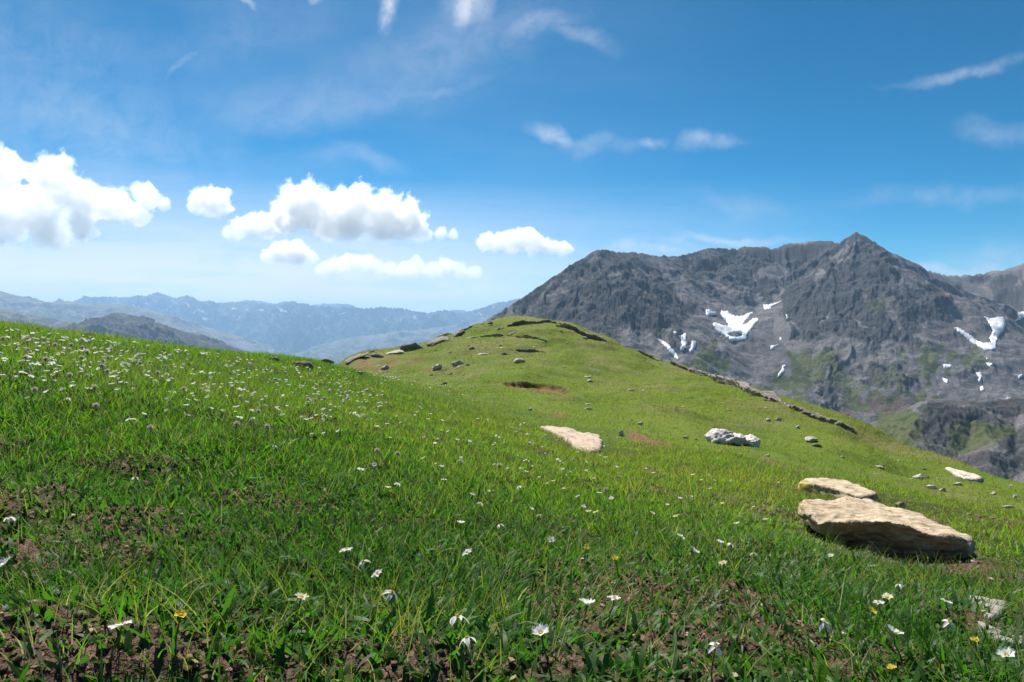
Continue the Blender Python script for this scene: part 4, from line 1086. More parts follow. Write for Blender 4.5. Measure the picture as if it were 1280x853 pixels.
def tufts(V, n, r0, r1, p, per, h, w, spread, lean, curl, nseg, shape, colours, keep, seed, dry=.05, wmin=0.0, hfun=None, patch=0.0):
    x, y = scatter(n, r0, r1, p)
    k = keep(x, y) > rng.random(n)
    k &= ~in_rock(x, y); x, y = x[k], y[k]
    if patch:
        pn = fbm(x * 1.7, y * 1.7, seed + 200, 3); k = pn > rng.uniform(-patch, patch * .3, len(x)); x, y = x[k], y[k]
    m = len(x)
    if m == 0: return
    pl = np.clip(fbm(x * 2.3, y * 2.3, seed, 3) * .5 + .5, 0, 1)           # local vigour
    hs = (.65 + .7 * pl) * rng.uniform(.75, 1.25, m)
    hs = hs * trim(x, y) * (1 - .6 * np.maximum(soil_mask(x, y + .09), soil_mask(x, y + .2)) * (np.hypot(x, y) < 7))
    if keep is grassy_tall: hs = hs * (.35 + .65 * tallness(x, y))
    if hfun is not None: hs = hs * hfun(x, y)
    cmix = np.clip(pl * .7 + .3 * rng.random(m), 0, 1)
    cA, cB = np.array(colours[0]), np.array(colours[1])
    col = cA[None] * (1 - cmix[:, None]) + cB[None] * cmix[:, None]
    wm = (sstep(-2.2, .8, x) * sstep(1.9, 4.2, np.hypot(x, y)) * (.6 + .4 * vnoise(x * .9, y * .9, 68)))[:, None]      # brighter, yellower kind of grass on the middle and right slope
    col = col * (1 + wm * np.array([.85, .38, .15]))
    df = dryness(x, y)[:, None] * (.35 + .65 * rng.random((m, 1)))
    col = col * (1 - df) + np.array([.19, .17, .07]) * df
    q = rng.poisson(per, m) + 1
    i = np.repeat(np.arange(m), q); nb = len(i)
    ang = rng.uniform(0, 2 * np.pi, nb); rad = spread * hs[i] * np.abs(rng.normal(0, .6, nb))
    bx = x[i] + np.cos(ang) * rad; by = y[i] + np.sin(ang) * rad
    bz = ground_z(bx, by) - .004
    hh = h * hs[i] * rng.uniform(.55, 1.15, nb)
    d = np.hypot(bx, by)
    ww = np.maximum(w * rng.uniform(.7, 1.3, nb), wmin * d)
    wind = .25
    az = ang + rng.normal(0, .5, nb)
    le = np.clip(np.abs(rng.normal(lean, .2, nb)), 0, .9); cu = np.clip(rng.normal(curl, .2, nb), -.1, .8)
    c = col[i] * rng.uniform(.75, 1.25, (nb, 1)) * rng.uniform(.93, 1.07, (nb, 3))
    dr = rng.random(nb) < dry
    c[dr] = np.array([.20, .19, .15]) * rng.uniform(.6, 1.3, (dr.sum(), 1))
    V.add(strips(np.stack([bx, by, bz], 1), hh, ww, az, le, cu, az + np.pi * .5 * rng.uniform(-.6, .6, nb) if shape == 'leaf' else rng.uniform(0, np.pi, nb), nseg, shape), np.clip(c, .004, .6))

def grassy(x, y): return 1 - np.maximum(sstep(.2, .45, soil_mask(x, y)) * .99, sstep(.35, .75, soil_mask(x, y + .05 + .02 * np.hypot(x, y))) * .85)
def grassy_tall(x, y): return grassy(x, y) * tallness(x, y)
def grassy_short(x, y):
    return grassy(x, y) * (1 - tallness(x, y)) * np.where(x > 12.6, .3, 1)

G_DARK, G_MID, G_LIGHT = (.024, .082, .012), (.062, .165, .018), (.13, .262, .022)
def build_grass():
    V = Veg()
    near = lambda x, y: grassy(x, y)
    # foreground fine grass, in bunches
    tufts(V, 6400, .62, 3.6, .75, 11, .054, .0022, .45, .30, .38, 5, 'blade', (G_DARK, G_MID), near, 81, .06, patch=.35)
    # broad grass blades
    tufts(V, 1700, .62, 4.2, .75, 5, .066, .0044, .35, .32, .40, 5, 'blade', (G_DARK, (.06, .15, .02)), near, 82, .04, patch=.3)
    # middle distance meadow
    tufts(V, 15500, 2.8, 12.5, .8, 11, .062, .0030, .5, .30, .35, 3, 'blade', (G_MID, G_LIGHT), grassy_tall, 83, .07, .00055)
    tufts(V, 4200, 3.0, 12.5, .8, 5, .070, .0055, .4, .32, .4, 3, 'blade', (G_MID, (.13, .22, .022)), grassy_tall, 84, .04, .0007)
    # yellowish fescue bunches
    tufts(V, 640, .9, 9.0, .7, 60, .095, .0016, .55, .30, .35, 4, 'blade', ((.13, .16, .03), (.22, .22, .06)), grassy_tall, 85, .25, .0005)
    # grazed turf of the far slope
    tufts(V, 26000, 6.0, 24, .7, 7, .028, .0040, 1.1, .35, .3, 2, 'blade', ((.088, .172, .014), (.138, .230, .022)), grassy_short, 86, .06, .0006)
    tufts(V, 46000, 18, 54, .75, 3, .038, .012, 1.8, .35, .3, 1, 'blade', ((.095, .165, .016), (.148, .22, .026)), grassy_short, 87, .07, .0008)
    # tussocks on the far slope
    tufts(V, 6000, 7, 40, .8, 24, .085, .0035, .9, .4, .35, 2, 'blade', ((.055, .10, .014), (.15, .18, .035)), grassy_short, 88, .2, .0006, patch=.25)
    V.build('grass', leaf_material('grass_blade', .3, .52))
    H = Veg()
    # broad leaved herbs and leafy carpet
    tufts(H, 2300, .62, 3.8, .75, 7, .046, .0080, .35, .55, .35, 4, 'leaf', ((.022, .075, .014), (.048, .125, .020)), near, 91, .03, patch=.4)
    tufts(H, 13500, .62, 4.5, .7, 7, .026, .0075, .8, .6, .3, 3, 'leaf', ((.026, .082, .012), (.055, .14, .020)), near, 92, .04)
    tufts(H, 9000, 3.0, 11, .75, 5, .035, .0075, .8, .6, .3, 2, 'leaf', ((.085, .165, .012), (.13, .22, .02)), grassy_tall, 93, .05, .0008)
    # a few sprouts on bare soil
    tufts(H, 900, .62, 4.0, .75, 4, .03, .006, .6, .6, .3, 3, 'leaf', ((.04, .085, .012), (.07, .13, .02)), lambda x, y: sstep(.4, .7, soil_mask(x, y)) * .6, 94, .1)
    H.build('meadow_herbs', leaf_material('herb_leaf', .45, .5))
    # dead grass
    S = Veg()
    x, y = scatter(7000, .62, 6, .7); k = (sstep(.15, .5, soil_mask(x, y)) * .9 + .10 > rng.random(len(x))) & ~in_rock(x, y); x, y = x[k], y[k]; n = len(x)
    col = np.array([.33, .265, .16])[None] * rng.uniform(.45, 1.25, (n, 1))
    S.add(strips(np.stack([x, y, ground_z(x, y) + .004], 1), rng.uniform(.02, .06, n), np.maximum(.0018, .0005 * np.hypot(x, y)) * rng.uniform(.7, 1.6, n), rng.uniform(0, 6.28, n), rng.uniform(.75, .98, n), rng.uniform(-.2, .1, n), rng.uniform(0, 3.1, n), 3, 'blade'), col)
    S.build('dead_grass', leaf_material('straw', .1, .3))
    print('veg faces', sum(len(f) for f in V.f), sum(len(f) for f in H.f))
build_grass()

def build_crumbs():
    """loose crumbs of earth on the bare patches"""
    x, y = scatter(42000, .6, 6.5, .62); k = (soil_mask(x, y) > rng.uniform(.25, .75, len(x))) & ~in_rock(x, y); x, y = x[k], y[k]; n = len(x)
    bm = bmesh.new(); bmesh.ops.create_icosphere(bm, subdivisions=1, radius=1.0)
    bv = np.array([v.co[:] for v in bm.verts]); bf = np.array([[v.index for v in f.verts] for f in bm.faces]); bm.free()
    s = np.exp(rng.normal(math.log(.0030), .5, n)) * (1 + .12 * np.hypot(x, y))
    s = np.minimum(s, .0045 + .0028 * np.hypot(x, y))
    dv = bv[None] * rng.uniform(.6, 1.35, (n, len(bv), 1)) * np.stack([s, s * rng.uniform(.6, 1.2, n), s * rng.uniform(.5, .9, n)], 1)[:, None]
    a = rng.uniform(0, 6.28, n); ca, sa = np.cos(a)[:, None], np.sin(a)[:, None]
    vx = dv[..., 0] * ca - dv[..., 1] * sa; vy = dv[..., 0] * sa + dv[..., 1] * ca
    v = np.stack([vx + x[:, None], vy + y[:, None], dv[..., 2] + (ground_z(x, y) + s * .3)[:, None]], -1).reshape(-1, 3)
    f = (bf[None] + (np.arange(n) * len(bv))[:, None, None]).reshape(-1, 3)
    m, nt, out = new_mat('earth_crumb'); at = attr(nt, 'tint'); principled(nt, out, at.outputs['Color'], .95, .1)
    me = mesh_from('soil_crumbs', v, f, m, smooth=False)
    base = np.array([[.118, .074, .052], [.062, .039, .029], [.20, .133, .094], [.32, .25, .18]])[rng.choice(4, n, p=[.45, .3, .18, .07])]
    set_col(me, 'tint', np.repeat(base * rng.uniform(.7, 1.25, (n, 1)), len(bv), 0))
    tag(link('soil_crumbs', me), kind='stuff')
build_crumbs()

# ------------------------------------------------------------------ flowers
def petal_material(name, c, tr=.45):
    m, nt, out = new_mat(name)
    n = noise(nt, objcoord(nt), 60, 3, .6)
    col = ramp(nt, n, [(.3, tuple(v * .86 for v in c)), (.65, c)])
    d = nt.nodes.new('ShaderNodeBsdfDiffuse'); t = nt.nodes.new('ShaderNodeBsdfTranslucent'); mx = nt.nodes.new('ShaderNodeMixShader')
    mx.inputs[0].default_value = tr
    nt.links.new(col, d.inputs[0]); nt.links.new(col, t.inputs[0]); nt.links.new(d.outputs[0], mx.inputs[1]); nt.links.new(t.outputs[0], mx.inputs[2])
    nt.links.new(mx.outputs[0], out.inputs['Surface']); return m
def plain(name, c, rough=.7):
    m, nt, out = new_mat(name); n = noise(nt, objcoord(nt), 90, 3, .6)
    principled(nt, out, ramp(nt, n, [(.3, tuple(v * .65 for v in c)), (.7, c)]), rough, .25); return m
M_PET = petal_material('white_petal', (.82, .82, .78)); M_CREAM = petal_material('cream_petal', (.80, .76, .52)); M_YEL = petal_material('yellow_petal', (.78, .66, .10))
M_CEN = plain('yellow_stamens', (.70, .48, .06)); M_STEM = plain('flower_stem', (.10, .16, .04)); M_CORE = plain('seed_core', (.05, .045, .04)); M_FLUFF = petal_material('seed_fluff', (.82, .78, .66), .6)

def petal_bm(bm, ang, L, W, cup, curl, drop=0, mat=0, seed=0):
    rg = random.Random(seed); nu, nv = 7, 5; ca, sa = math.cos(ang), math.sin(ang); rows = []
    tw = rg.uniform(-.25, .25)
    for i in range(nu):
        t = i / (nu - 1); w = W * (.16 + .84 * math.sin(math.pi * min(1, t * .78 + .06)) ** .8) * (1 if t < .97 else .55)
        th = cup - curl * t; rr = L * t * math.cos(th * .7 + .05); zz = L * t * math.sin(th * .7) - drop * L * t * t
        row = []
        for j in range(nv):
            s = (j / (nv - 1) - .5) * 2
            y = s * w * .5; z = zz + .22 * W * s * s * (.3 + t) + tw * y * t + .03 * W * math.sin(9 * t + 3 * s + seed)
            row.append(bm.verts.new((rr * ca - y * sa, rr * sa + y * ca, z)))
        rows.append(row)
    for i in range(nu - 1):
        for j in range(nv - 1):
            f = bm.faces.new((rows[i][j], rows[i + 1][j], rows[i + 1][j + 1], rows[i][j + 1])); f.material_index = mat; f.smooth = True
def tube_bm(bm, pts, r0, r1, mat=0, n=6):
    rings = []
    for i, p in enumerate(pts):
        t = i / (len(pts) - 1); r = r0 + (r1 - r0) * t
        d = (Vector(pts[min(i + 1, len(pts) - 1)]) - Vector(pts[max(i - 1, 0)])).normalized()
        a = d.orthogonal().normalized(); b = d.cross(a)
        rings.append([bm.verts.new(Vector(p) + a * r * math.cos(k * 2 * math.pi / n) + b * r * math.sin(k * 2 * math.pi / n)) for k in range(n)])
    for A, B in zip(rings[:-1], rings[1:]):
        for k in range(n):
            f = bm.faces.new((A[k], A[(k + 1) % n], B[(k + 1) % n], B[k])); f.material_index = mat; f.smooth = True
def centre_bm(bm, r, mat=0, seed=0):
    rg = random.Random(seed)
    bmesh.ops.create_icosphere(bm, subdivisions=2, radius=r * .5, matrix=Matrix.Translation((0, 0, r * .25)))
    for f in bm.faces: f.material_index = mat; f.smooth = True
    for k in range(22):
        a = rg.uniform(0, 6.28); q = r * rg.uniform(.5, 1.0)
        tube_bm(bm, [(0, 0, r * .2), (q * .6 * math.cos(a), q * .6 * math.sin(a), r * .6), (q * math.cos(a), q * math.sin(a), r * rg.uniform(.7, 1.0))], r * .05, r * .10, mat, 4)
def done(name, bm, mats):
    me = bpy.data.meshes.new(name); bm.to_mesh(me); bm.free()
    for m in mats: me.materials.append(m)
    return me
KINDS = { # n petals, length, width, cup, curl, drop, material
 'open':   dict(n=6, L=.021, W=.0135, cup=.35, curl=.25, drop=0, m=M_PET),
 'cup':    dict(n=6, L=.021, W=.0145, cup=1.0, curl=.35, drop=0, m=M_PET),
 'ragged': dict(n=5, L=.023, W=.010, cup=.25, curl=.9, drop=.25, m=M_PET),
 'cream':  dict(n=6, L=.019, W=.0125, cup=.7, curl=.3, drop=0, m=M_CREAM),
 'yellow': dict(n=5, L=.013, W=.0105, cup=.6, curl=.2, drop=0, m=M_YEL),
}
PARTS = {}
def flower_parts(kind):
    if kind in PARTS: return PARTS[kind]
    k = KINDS[kind]; pet = []
    rg = random.Random(kind)
    for i in range(k['n']):
        if kind == 'ragged' and i == 2: continue
        bm = bmesh.new(); petal_bm(bm, i * 2 * math.pi / k['n'] + rg.uniform(-.18, .18), k['L'] * rg.uniform(.88, 1.1), k['W'] * rg.uniform(.88, 1.12), k['cup'] + rg.uniform(-.2, .2), k['curl'], k['drop'], 0, i)
        pet.append(done('petal', bm, [k['m']]))
    bm = bmesh.new(); centre_bm(bm, .0062, 0, 3); c = done('flower_centre', bm, [M_CEN])
    # whole flower as one mesh, for those too far off to show parts
    bm = bmesh.new()
    for p in pet: bm.from_mesh(p)
    bmesh.ops.create_icosphere(bm, subdivisions=1, radius=.0045, matrix=Matrix.Translation((0, 0, .002)))
    for f in list(bm.faces)[-20:]: f.material_index = 1
    tube_bm(bm, [(0, 0, -.001), (.004, .002, -.05), (.0, .004, -.11)], .0011, .0016, 2, 4)
    whole = done('flower', bm, [k['m'], M_CEN, M_STEM])
    PARTS[kind] = (pet, c, whole); return PARTS[kind]
STEMS = {}
def stem_mesh(hq):
    q = max(1, round(hq / .015))
    if q not in STEMS:
        h = q * .015; bm = bmesh.new(); tube_bm(bm, [(.012, .006, -h - .01), (.010, .002, -h * .7), (.003, -.002, -h * .35), (0, 0, 0)], .0016, .0011, 0, 6); STEMS[q] = done('stem', bm, [M_STEM])
    return STEMS[q]

def flower(px, py, kind, label, lift=.055, tilt=None, group=None, parts=True, scale=1.0, D=None):
    if D is None:
        x, y, z, ok = hit([px], [py], lift, ground_z)
        x, y, z = float(x[0]), float(y[0]), float(z[0])
        if not ok[0]: return None
    else: x, y, z = P(px, py, D)
    pet, c, whole = flower_parts(kind)
    az = rng.uniform(0, 6.28); tl = tilt if tilt is not None else (rng.normal(0, .28), rng.normal(0, .25))
    if not parts:
        o = link('alpine_flower', whole); o.location = (x, y, z); o.rotation_euler = (tl[0], tl[1], az); o.scale = (scale,) * 3
        tag(o, label, 'flower', group); return o
    r = bpy.data.objects.new('alpine_flower', None); COL.objects.link(r); r.empty_display_size = .02
    gz = float(ground_z(np.array([x]), np.array([y]))[0])
    r.location = (x, y, z); r.rotation_euler = (0, 0, az); tag(r, label, 'flower', group)
    st = link('stem', stem_mesh(max(z - gz, .015)), r)
    M = Matrix.Rotation(tl[0], 4, 'X') @ Matrix.Rotation(tl[1], 4, 'Y') @ Matrix.Scale(scale, 4)
    for p in pet:
        o = link('petal', p, r); o.matrix_local = M.copy()
    o = link('flower_centre', c, r); o.matrix_local = M.copy()
    return r

NEARF = [
 (433,688,'open','wide open white flower, upper left of a row of three in the lower middle'),
 (454,702,'ragged','small crumpled white flower, middle of a row of three in the lower middle'),
 (472,717,'open','flat white flower seen edge on, lower right of a row of three'),
 (490,741,'ragged','white flower with bent back petals below the row of three flowers'),
 (376,748,'cream','small cream flower at the edge of bare soil, left of the row of three'),
 (572,771,'ragged','white flower with long spread petals above bare soil in the lower middle'),
 (584,798,'ragged','drooping white flower just under the one with long spread petals'),
 (576,655,'cup','white cup flower with yellow heart, left of two side by side in the centre'),
 (625,656,'ragged','white flower with slanting petals, right of two side by side in the centre'),
 (584,691,'open','white flower on a dark stem straight below the white cup flower'),
 (590,618,'open','white flower with a yellow heart at the start of the bright grass'),
 (601,629,'ragged','white flower close below the one at the start of the bright grass'),
 (674,644,'ragged','starry white flower among bright grass near the centre'),
 (664,637,'cup','small white flower just above the starry one near the centre'),
 (689,675,'open','flat white flower with a yellow heart left of a small dark earth hole'),
 (768,748,'open','big white flower lying over the bare soil patch at lower centre'),
 (734,757,'cup','small white flower left of the big one on the bare soil patch'),
 (768,698,'yellow','yellow flower in grass above the bare soil patch at lower centre'),
 (733,685,'yellow','tiny yellow flower left of the single yellow one above the bare patch'),
 (676,793,'cup','white bud like flower at the left edge of the bare soil patch'),
 (735,640,'cream','cream flower in the yellowish grass right of centre'),
 (745,641,'cream','second cream flower touching the one in the yellowish grass'),
 (851,671,'open','large white flower facing up, left of the boulder by dry grass'),
 (867,690,'cup','white flower below right of the large one left of the boulder'),
 (899,679,'cup','white bowl shaped flower on a thin stalk, left of the boulder'),
 (914,680,'ragged','white flower turned sideways right beside the bowl shaped one'),
 (904,705,'cream','faded cream flower low under the bowl shaped one'),
 (942,692,'ragged','white flower with drooping petals between the bowl shaped flower and the boulder'),
 (921,656,'cup','white flower in bright grass nearest the boulder\'s left tip'),
 (957,650,'cream','flat cream flower by the bare earth left of the boulder'),
 (845,646,'cream','cream flower standing above the large white one left of the boulder'),
 (850,624,'cup','white flower far up the bright grass beside a bare earth spot'),
 (834,632,'cup','smaller white flower left of the bare earth spot in bright grass'),
 (815,642,'cream','small white flower leftmost of those in bright grass left of the boulder'),
 (1039,696,'cup','white flower alone on the bare earth in front of the boulder'),
 (1123,731,'ragged','white flower with thin petals below the boulder\'s dark front'),
 (1098,754,'open','white flower, left one of a touching pair below the boulder'),
 (1109,748,'cream','yellowish flower, right one of a touching pair below the boulder'),
 (1090,765,'yellow','pale yellow bloom low under the touching pair of flowers'),
 (1030,778,'ragged','white flower with one upright petal, lower right foreground'),
 (1117,793,'cup','largest white flower in the lower right, petals cupped and notched'),
 (1182,752,'open','white flower left of the squarish flagstone'),
 (1187,778,'ragged','white flower with crossed petals left of the long brownish flagstone'),
 (895,808,'ragged','white hanging flower beside a tall blade at the right of the bare patch'),
 (1115,836,'yellow','yellowish flower at the bottom edge under the largest white one'),
 (1218,801,'yellow','yellow flower on bare soil left of the brownish flagstone'),
 (1259,821,'cup','small white flower at the bottom right corner'),
 (152,782,'open','white flower with a yellow heart above the soil mound, lower left'),
 (226,770,'yellow','yellow flower right of the white one at lower left'),
 (169,597,'ragged','white flower below the dark earth mound on the left'),
 (5,708,'cup','white flower at the left edge, lowest of the two there'),
 (11,647,'ragged','white flower on dark soil at the left edge, upper of the two there'),
 (555,600,'open','white flower above a little bare spot left of the bright grass'),
 (552,584,'cup','white flower in the meadow left of the bright grass clump'),
 (535,524,'open','white pair of petals high in the green meadow left of the pink flagstone'),
 (484,530,'open','bright white flower in mid meadow, right one of two neighbours'),
 (471,534,'cup','white flower in mid meadow, left one of two neighbours'),
 (497,604,'ragged','pale flower beside a dark earth clod in the middle of the meadow'),
 (468,582,'cup','white flower on the small dark clod in the middle of the meadow'),
]
for (a, b, k, lb) in NEARF:
    flower(a, b, k, lb, .045 if b > 560 else .07, scale=float(rng.uniform(.56, .80)))

def meadow_flowers():
    """the many far ones: 240 single flowers, the rest one mass"""
    sky = np.array([(0,407),(100,418),(200,431),(300,445),(400,458),(470,468),(560,482),(620,500)])
    pts = []
    n = 0
    while len(pts) < 900:
        zone = rng.choice(4, p=[.74, .16, .07, .03])
        if zone == 0:
            px = rng.uniform(-20, 480) ; s = np.interp(px, sky[:, 0], sky[:, 1]); py = s + abs(rng.normal(0, 34)) + 1
            if vnoise(np.array([px / 26]), np.array([py / 9]), 801)[0] < rng.uniform(-.6, .35): continue
        elif zone == 1:
            t = rng.random(); px = 470 + 130 * t + rng.normal(0, 6); py = 466 + 16 * t + rng.normal(0, 2.5 + 3 * t)
        elif zone == 2: px = rng.uniform(440, 760); py = 490 + (px - 440) * .16 + abs(rng.normal(0, 40))
        else: px = rng.uniform(640, 1000); py = 560 + (px - 640) * .12 + abs(rng.normal(0, 25))
        if py > 640: continue
        pts.append((px, py, zone))
    px = np.array([p[0] for p in pts]); py = np.array([p[1] for p in pts]); zn = np.array([p[2] for p in pts])
    lift = rng.uniform(.045, .10, len(px))
    x = np.empty(len(px)); y = x.copy(); z = x.copy(); ok = np.zeros(len(px), bool)
    for lo in (.05, .07, .09):
        m = np.abs(lift - lo) <= .0101; 
        x[m], y[m], z[m], ok[m] = hit(px[m], py[m], lo, ground_z)
    ok &= (tallness(x, y) > .25) & ~in_rock(x, y) | (zn == 1) & ok
    x, y, z, zn = x[ok], y[ok], z[ok], zn[ok]
    o = np.argsort(y); x, y, z, zn = x[o], y[o], z[o], zn[o]
    G = {0: ('small white flower, one of the dense scatter over the left meadow crest', 'white flowers over the left meadow crest'),
         1: ('tiny white flower in the pale streak where meadow meets short turf', 'white flowers in the streak along the short turf'),
         2: ('small white flower sprinkled in the bright meadow left of the pink flagstone', 'white flowers left of the pink flagstone'),
         3: ('small pale flower in bright grass between the pink flagstone and boulder', 'pale flowers between flagstone and boulder')}
    rest = []
    for i in range(len(x)):
        kind = rng.choice(['open', 'cup', 'ragged', 'cream'], p=[.45, .3, .15, .10] if zn[i] < 2 else [.25, .2, .15, .4])
        if i < 238:
            f = link('alpine_flower', flower_parts(kind)[2]); f.location = (x[i], y[i], z[i]); f.scale = (rng.uniform(.38, .74),) * 3
            f.rotation_euler = (rng.normal(0, .3), rng.normal(0, .3), rng.uniform(0, 6.28)); tag(f, G[zn[i]][0], 'flower', G[zn[i]][1])
        else: rest.append(i)
    # the mass: simple five petal blooms on stems in one mesh
    bm = bmesh.new()
    for p in range(6): petal_bm(bm, p * 1.047, .022, .014, .5, .2, 0, 0, p)
    tube_bm(bm, [(0, 0, 0), (.003, 0, -.05), (0, 0, -.1)], .001, .0014, 2, 4)
    bmesh.ops.create_icosphere(bm, subdivisions=1, radius=.005)
    bmesh.ops.triangulate(bm, faces=bm.faces)
    bv = np.array([v.co[:] for v in bm.verts]); bf = np.array([[v.index for v in f.verts] for f in bm.faces]); nv = len(bv)
    mi = np.array([1 if max(v.co.length for v in f.verts) < .006 and k >= len(bm.faces) - 20 else f.material_index for k, f in enumerate(bm.faces)]); bm.free()
    V = []; Fs = []; 
    for q, i in enumerate(rest):
        Mx = Matrix.Rotation(rng.uniform(0, 6.28), 3, 'Z') @ Matrix.Rotation(rng.normal(0, .35), 3, 'X') @ Matrix.Rotation(rng.normal(0, .35), 3, 'Y')
        V.append(bv @ np.array(Mx).T * rng.uniform(.38, .74) + np.array([x[i], y[i], z[i]])); Fs.append(bf + q * nv)
    me = mesh_from('meadow_flowers', np.concatenate(V), np.concatenate(Fs), [M_PET, M_CEN, M_STEM])
    me.polygons.foreach_set('material_index', np.tile(mi, len(rest)).astype(np.int32))
    tag(link('meadow_flowers', me), kind='stuff')
meadow_flowers()

# dark fluffy seed heads
def seed_parts():
    bm = bmesh.new(); bmesh.ops.create_icosphere(bm, subdivisions=2, radius=.0075); core = done('seed_core', bm, [M_CORE])
    bm = bmesh.new(); rg = random.Random(5)
    for k in range(210):
        d = Vector((rg.gauss(0, 1), rg.gauss(0, 1), rg.gauss(.15, 1))).normalized(); L = .021 * rg.uniform(.8, 1.1)
        b = d.cross(Vector((rg.gauss(0, 1), rg.gauss(0, 1), rg.gauss(0, 1)))).normalized()
        p0 = d * .008; p1 = d * L * .65 + b * .002; p2 = d * L + b * .006
        tube_bm(bm, [p0, p1, p2], .0006, .0007, 0, 3)
    pl = done('plume', bm, [M_FLUFF]); return core, pl
SEED = seed_parts()
SEEDS = [(35,437),(32,447),(57,449),(69,431),(103,434),(109,440),(102,447),(139,437),(129,451),(135,447),(127,457),(134,464),(175,454),(187,453),(207,458),(197,466),(230,486),(118,484),(87,469),(43,487),(188,535),(120,507),(205,432),(89,431),(35,423),(4,423),(323,514),(296,530),(334,533),(435,498),(406,498),(394,500),(385,499),(412,489),(497,567),(471,563),(624,582),(757,612),(717,575)]
SEEDL = {(230,486): 'dark fluffy seed head on a long bare stalk, right of the left seed head cluster', (57,449): 'largest dark fluffy seed head near the left edge of the meadow', (188,535): 'pale fluffy seed head low above an earth mound in the left meadow', (120,507): 'pale fluffy seed head between the left cluster and the earth mound',
 (323,514): 'pale fluffy seed head just above the small earth mound in mid meadow', (296,530): 'pale fluffy seed head left of the small earth mound in mid meadow', (334,533): 'fluffy seed head right on the small earth mound in mid meadow', (497,567): 'white fluffy seed head in the middle meadow, right of a greyer one', (471,563): 'greyish fluffy seed head left of a white one in the middle meadow',
 (624,582): 'fluffy seed head arching over the bright grass left of centre', (757,612): 'fluffy seed head in bright grass below right of the pink flagstone', (717,575): 'fluffy seed head in bright grass right below the pink flagstone', (118,484): 'fluffy seed head facing sideways below the left seed head cluster', (43,487): 'dark fluffy seed head low near the left edge'}
for (a, b) in SEEDS:
    x, y, z, ok = hit([a], [b], .11, ground_z); x, y, z = float(x[0]), float(y[0]), float(z[0])
    r = bpy.data.objects.new('seed_head', None); COL.objects.link(r); r.location = (x, y, z); r.rotation_euler = (rng.normal(0, .15), rng.normal(0, .15), rng.uniform(0, 6.28)); r.scale = (rng.uniform(.5, .72),) * 3
    lb = SEEDL.get((a, b)); g = None
    if lb is None:
        lb, g = ('dark fluffy seed head among dense white flowers on the left crest', 'seed heads on the left crest') if a < 300 else ('fluffy seed head in the short row below the flowery crest, mid left', 'seed heads in mid meadow')
    tag(r, lb, 'seed head', g)
    link('stem', stem_mesh(.10), r); link('seed_core', SEED[0], r); link('plume', SEED[1], r)

# ------------------------------------------------------------------ cumulus clouds
def cloud_material(dens, k, puffs, zb, zr):
    """vapour that thickens towards the heart of each billow and is torn by noise at the edges"""
    m, nt, out = new_mat('cloud_vapour')
    v = nt.nodes.new('ShaderNodeVolumeScatter'); v.inputs['Color'].default_value = (.988, .990, .996, 1); v.inputs['Anisotropy'].default_value = .45
    oc = objcoord(nt)
    nn = nt.nodes.new('ShaderNodeTexNoise'); nn.inputs['Scale'].default_value = 1 / (190 * k); nn.inputs['Detail'].default_value = 7; nn.inputs['Roughness'].default_value = .66; nn.inputs['Distortion'].default_value = .35; nt.links.new(oc, nn.inputs['Vector'])
    f = None
    for (p, r) in puffs:
        d = nt.nodes.new('ShaderNodeVectorMath'); d.operation = 'DISTANCE'; nt.links.new(oc, d.inputs[0]); d.inputs[1].default_value = p
        q = math_n(nt, 'MULTIPLY_ADD', d.outputs['Value'], -1.0 / r, 1.0)
        f = q if f is None else math_n(nt, 'SMOOTH_MAX', f, q, .12)
    sp = nt.nodes.new('ShaderNodeSeparateXYZ'); nt.links.new(oc, sp.inputs[0])
    base = nt.nodes.new('ShaderNodeMapRange'); base.interpolation_type = 'SMOOTHSTEP'; base.inputs['From Min'].default_value = zb; base.inputs['From Max'].default_value = zb + zr; nt.links.new(sp.outputs[2], base.inputs['Value'])
    bill = math_n(nt, 'MULTIPLY', math_n(nt, 'SUBTRACT', nn.outputs['Fac'], .5), 2.3)
    g = math_n(nt, 'SUBTRACT', math_n(nt, 'ADD', f, bill), .16)
    g = math_n(nt, 'MULTIPLY', math_n(nt, 'MULTIPLY', g, 6.5, clamp=True), base.outputs[0])
    nt.links.new(math_n(nt, 'MULTIPLY', g, dens), v.inputs['Density'])
    nt.links.new(v.outputs[0], out.inputs['Volume']); return m
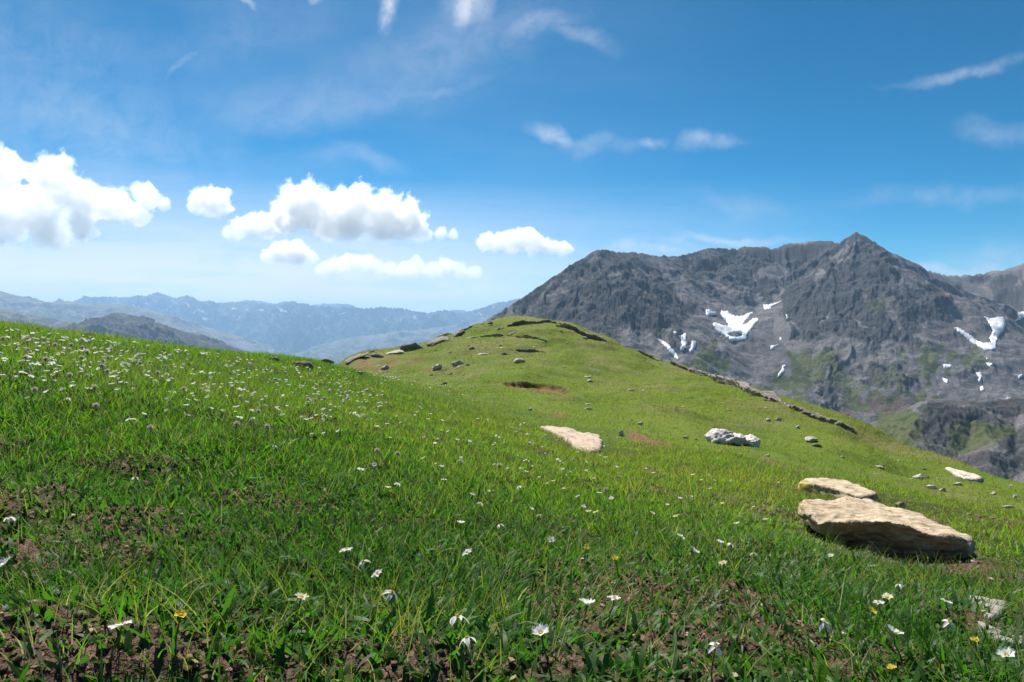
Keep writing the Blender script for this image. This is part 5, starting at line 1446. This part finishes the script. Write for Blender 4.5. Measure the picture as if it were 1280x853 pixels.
def cloud(label, D, puffs, dens, seed, voxel=24, flat=None, amp=1.0):
    """puffs: px, py, radius px; a heap of round billows with a flatter base"""
    s = D / F; rg = np.random.default_rng(seed); bm = bmesh.new(); pf = []
    c0 = np.array(P(puffs[0][0], puffs[0][1], D))
    for (a, b, r) in puffs:
        p = np.array(P(a, b, D)) + np.array([0, rg.normal(0, r * .35) * s, 0]); rr = r * s * 1.3
        pf.append((tuple(p - c0), rr))
        bmesh.ops.create_icosphere(bm, subdivisions=2, radius=rr * 1.32, matrix=Matrix.Translation(Vector(p - c0)))
    me = remeshed(bm, voxel * 2.2, 2); me.name = 'cloud'
    zb = (CY - flat - 9) * s - c0[2]
    me.materials.clear(); me.materials.append(cloud_material(dens * 1.0, D / 9000, pf, zb, 210 * D / 9000))
    o = link('cloud', me, None, Vector(c0)); tag(o, label, 'cloud', 'cumulus clouds over the far ranges'); return o
CLOUDS = [
 ('largest white heaped cloud with a grey flat base, in the middle of the left sky', 9000, [(365,258,24),(392,262,26),(420,264,26),(452,262,27),(480,266,26),(505,276,24),(522,288,15),(355,272,18),(440,282,24),(475,288,20),(410,282,22)], .0085, 1, 298),
 ('towering white cloud heap cut by the left edge of the photo', 10500, [(-10,222,26),(22,216,22),(62,222,26),(88,246,24),(118,254,19),(150,258,18),(182,246,15),(172,268,13),(35,256,28),(-5,265,34),(100,282,17),(60,288,22)], .0058, 2, 312),
 ('small round cloud between the left heap and the largest cloud', 9500, [(252,248,14),(268,254,18),(244,258,9)], .010, 3, 266),
 ('ragged white cloud under the left end of the largest cloud', 9500, [(300,285,13),(312,282,13),(325,280,15),(340,283,13),(288,291,10)], .010, 4, 297),
 ('small bright cloud below the largest one, touching the low stratus', 11500, [(338,320,10),(348,316,13),(362,313,15),(376,321,13),(388,326,9)], .009, 5, 327),
 ('low white cloud just left of the mountain\'s left shoulder', 11500, [(608,301,11),(622,303,12),(638,303,13),(655,300,15),(670,305,14),(686,310,12),(704,314,10)], .008, 6, 318),
 ('faint tiny cloud between the largest cloud and the mountain', 11000, [(552,291,8),(566,293,7)], .007, 7, 298),
 ('long low flat cloud bank above the hazy ranges', 13000, [(405,336,10),(420,333,12),(436,331,13),(452,330,13),(470,334,11),(488,336,10),(505,335,11),(522,334,12),(540,337,11),(558,337,12),(575,338,11),(592,341,9)], .0045, 8, 348),
 ('tiny cloud right beside the left cloud heap', 10000, [(206,255,8)], .008, 9, 261),
]
for i, (lb, D, pf, de, sd_, fl) in enumerate(CLOUDS): cloud(lb, D, pf, de, sd_ * 13, 24 * D / 9000, fl)
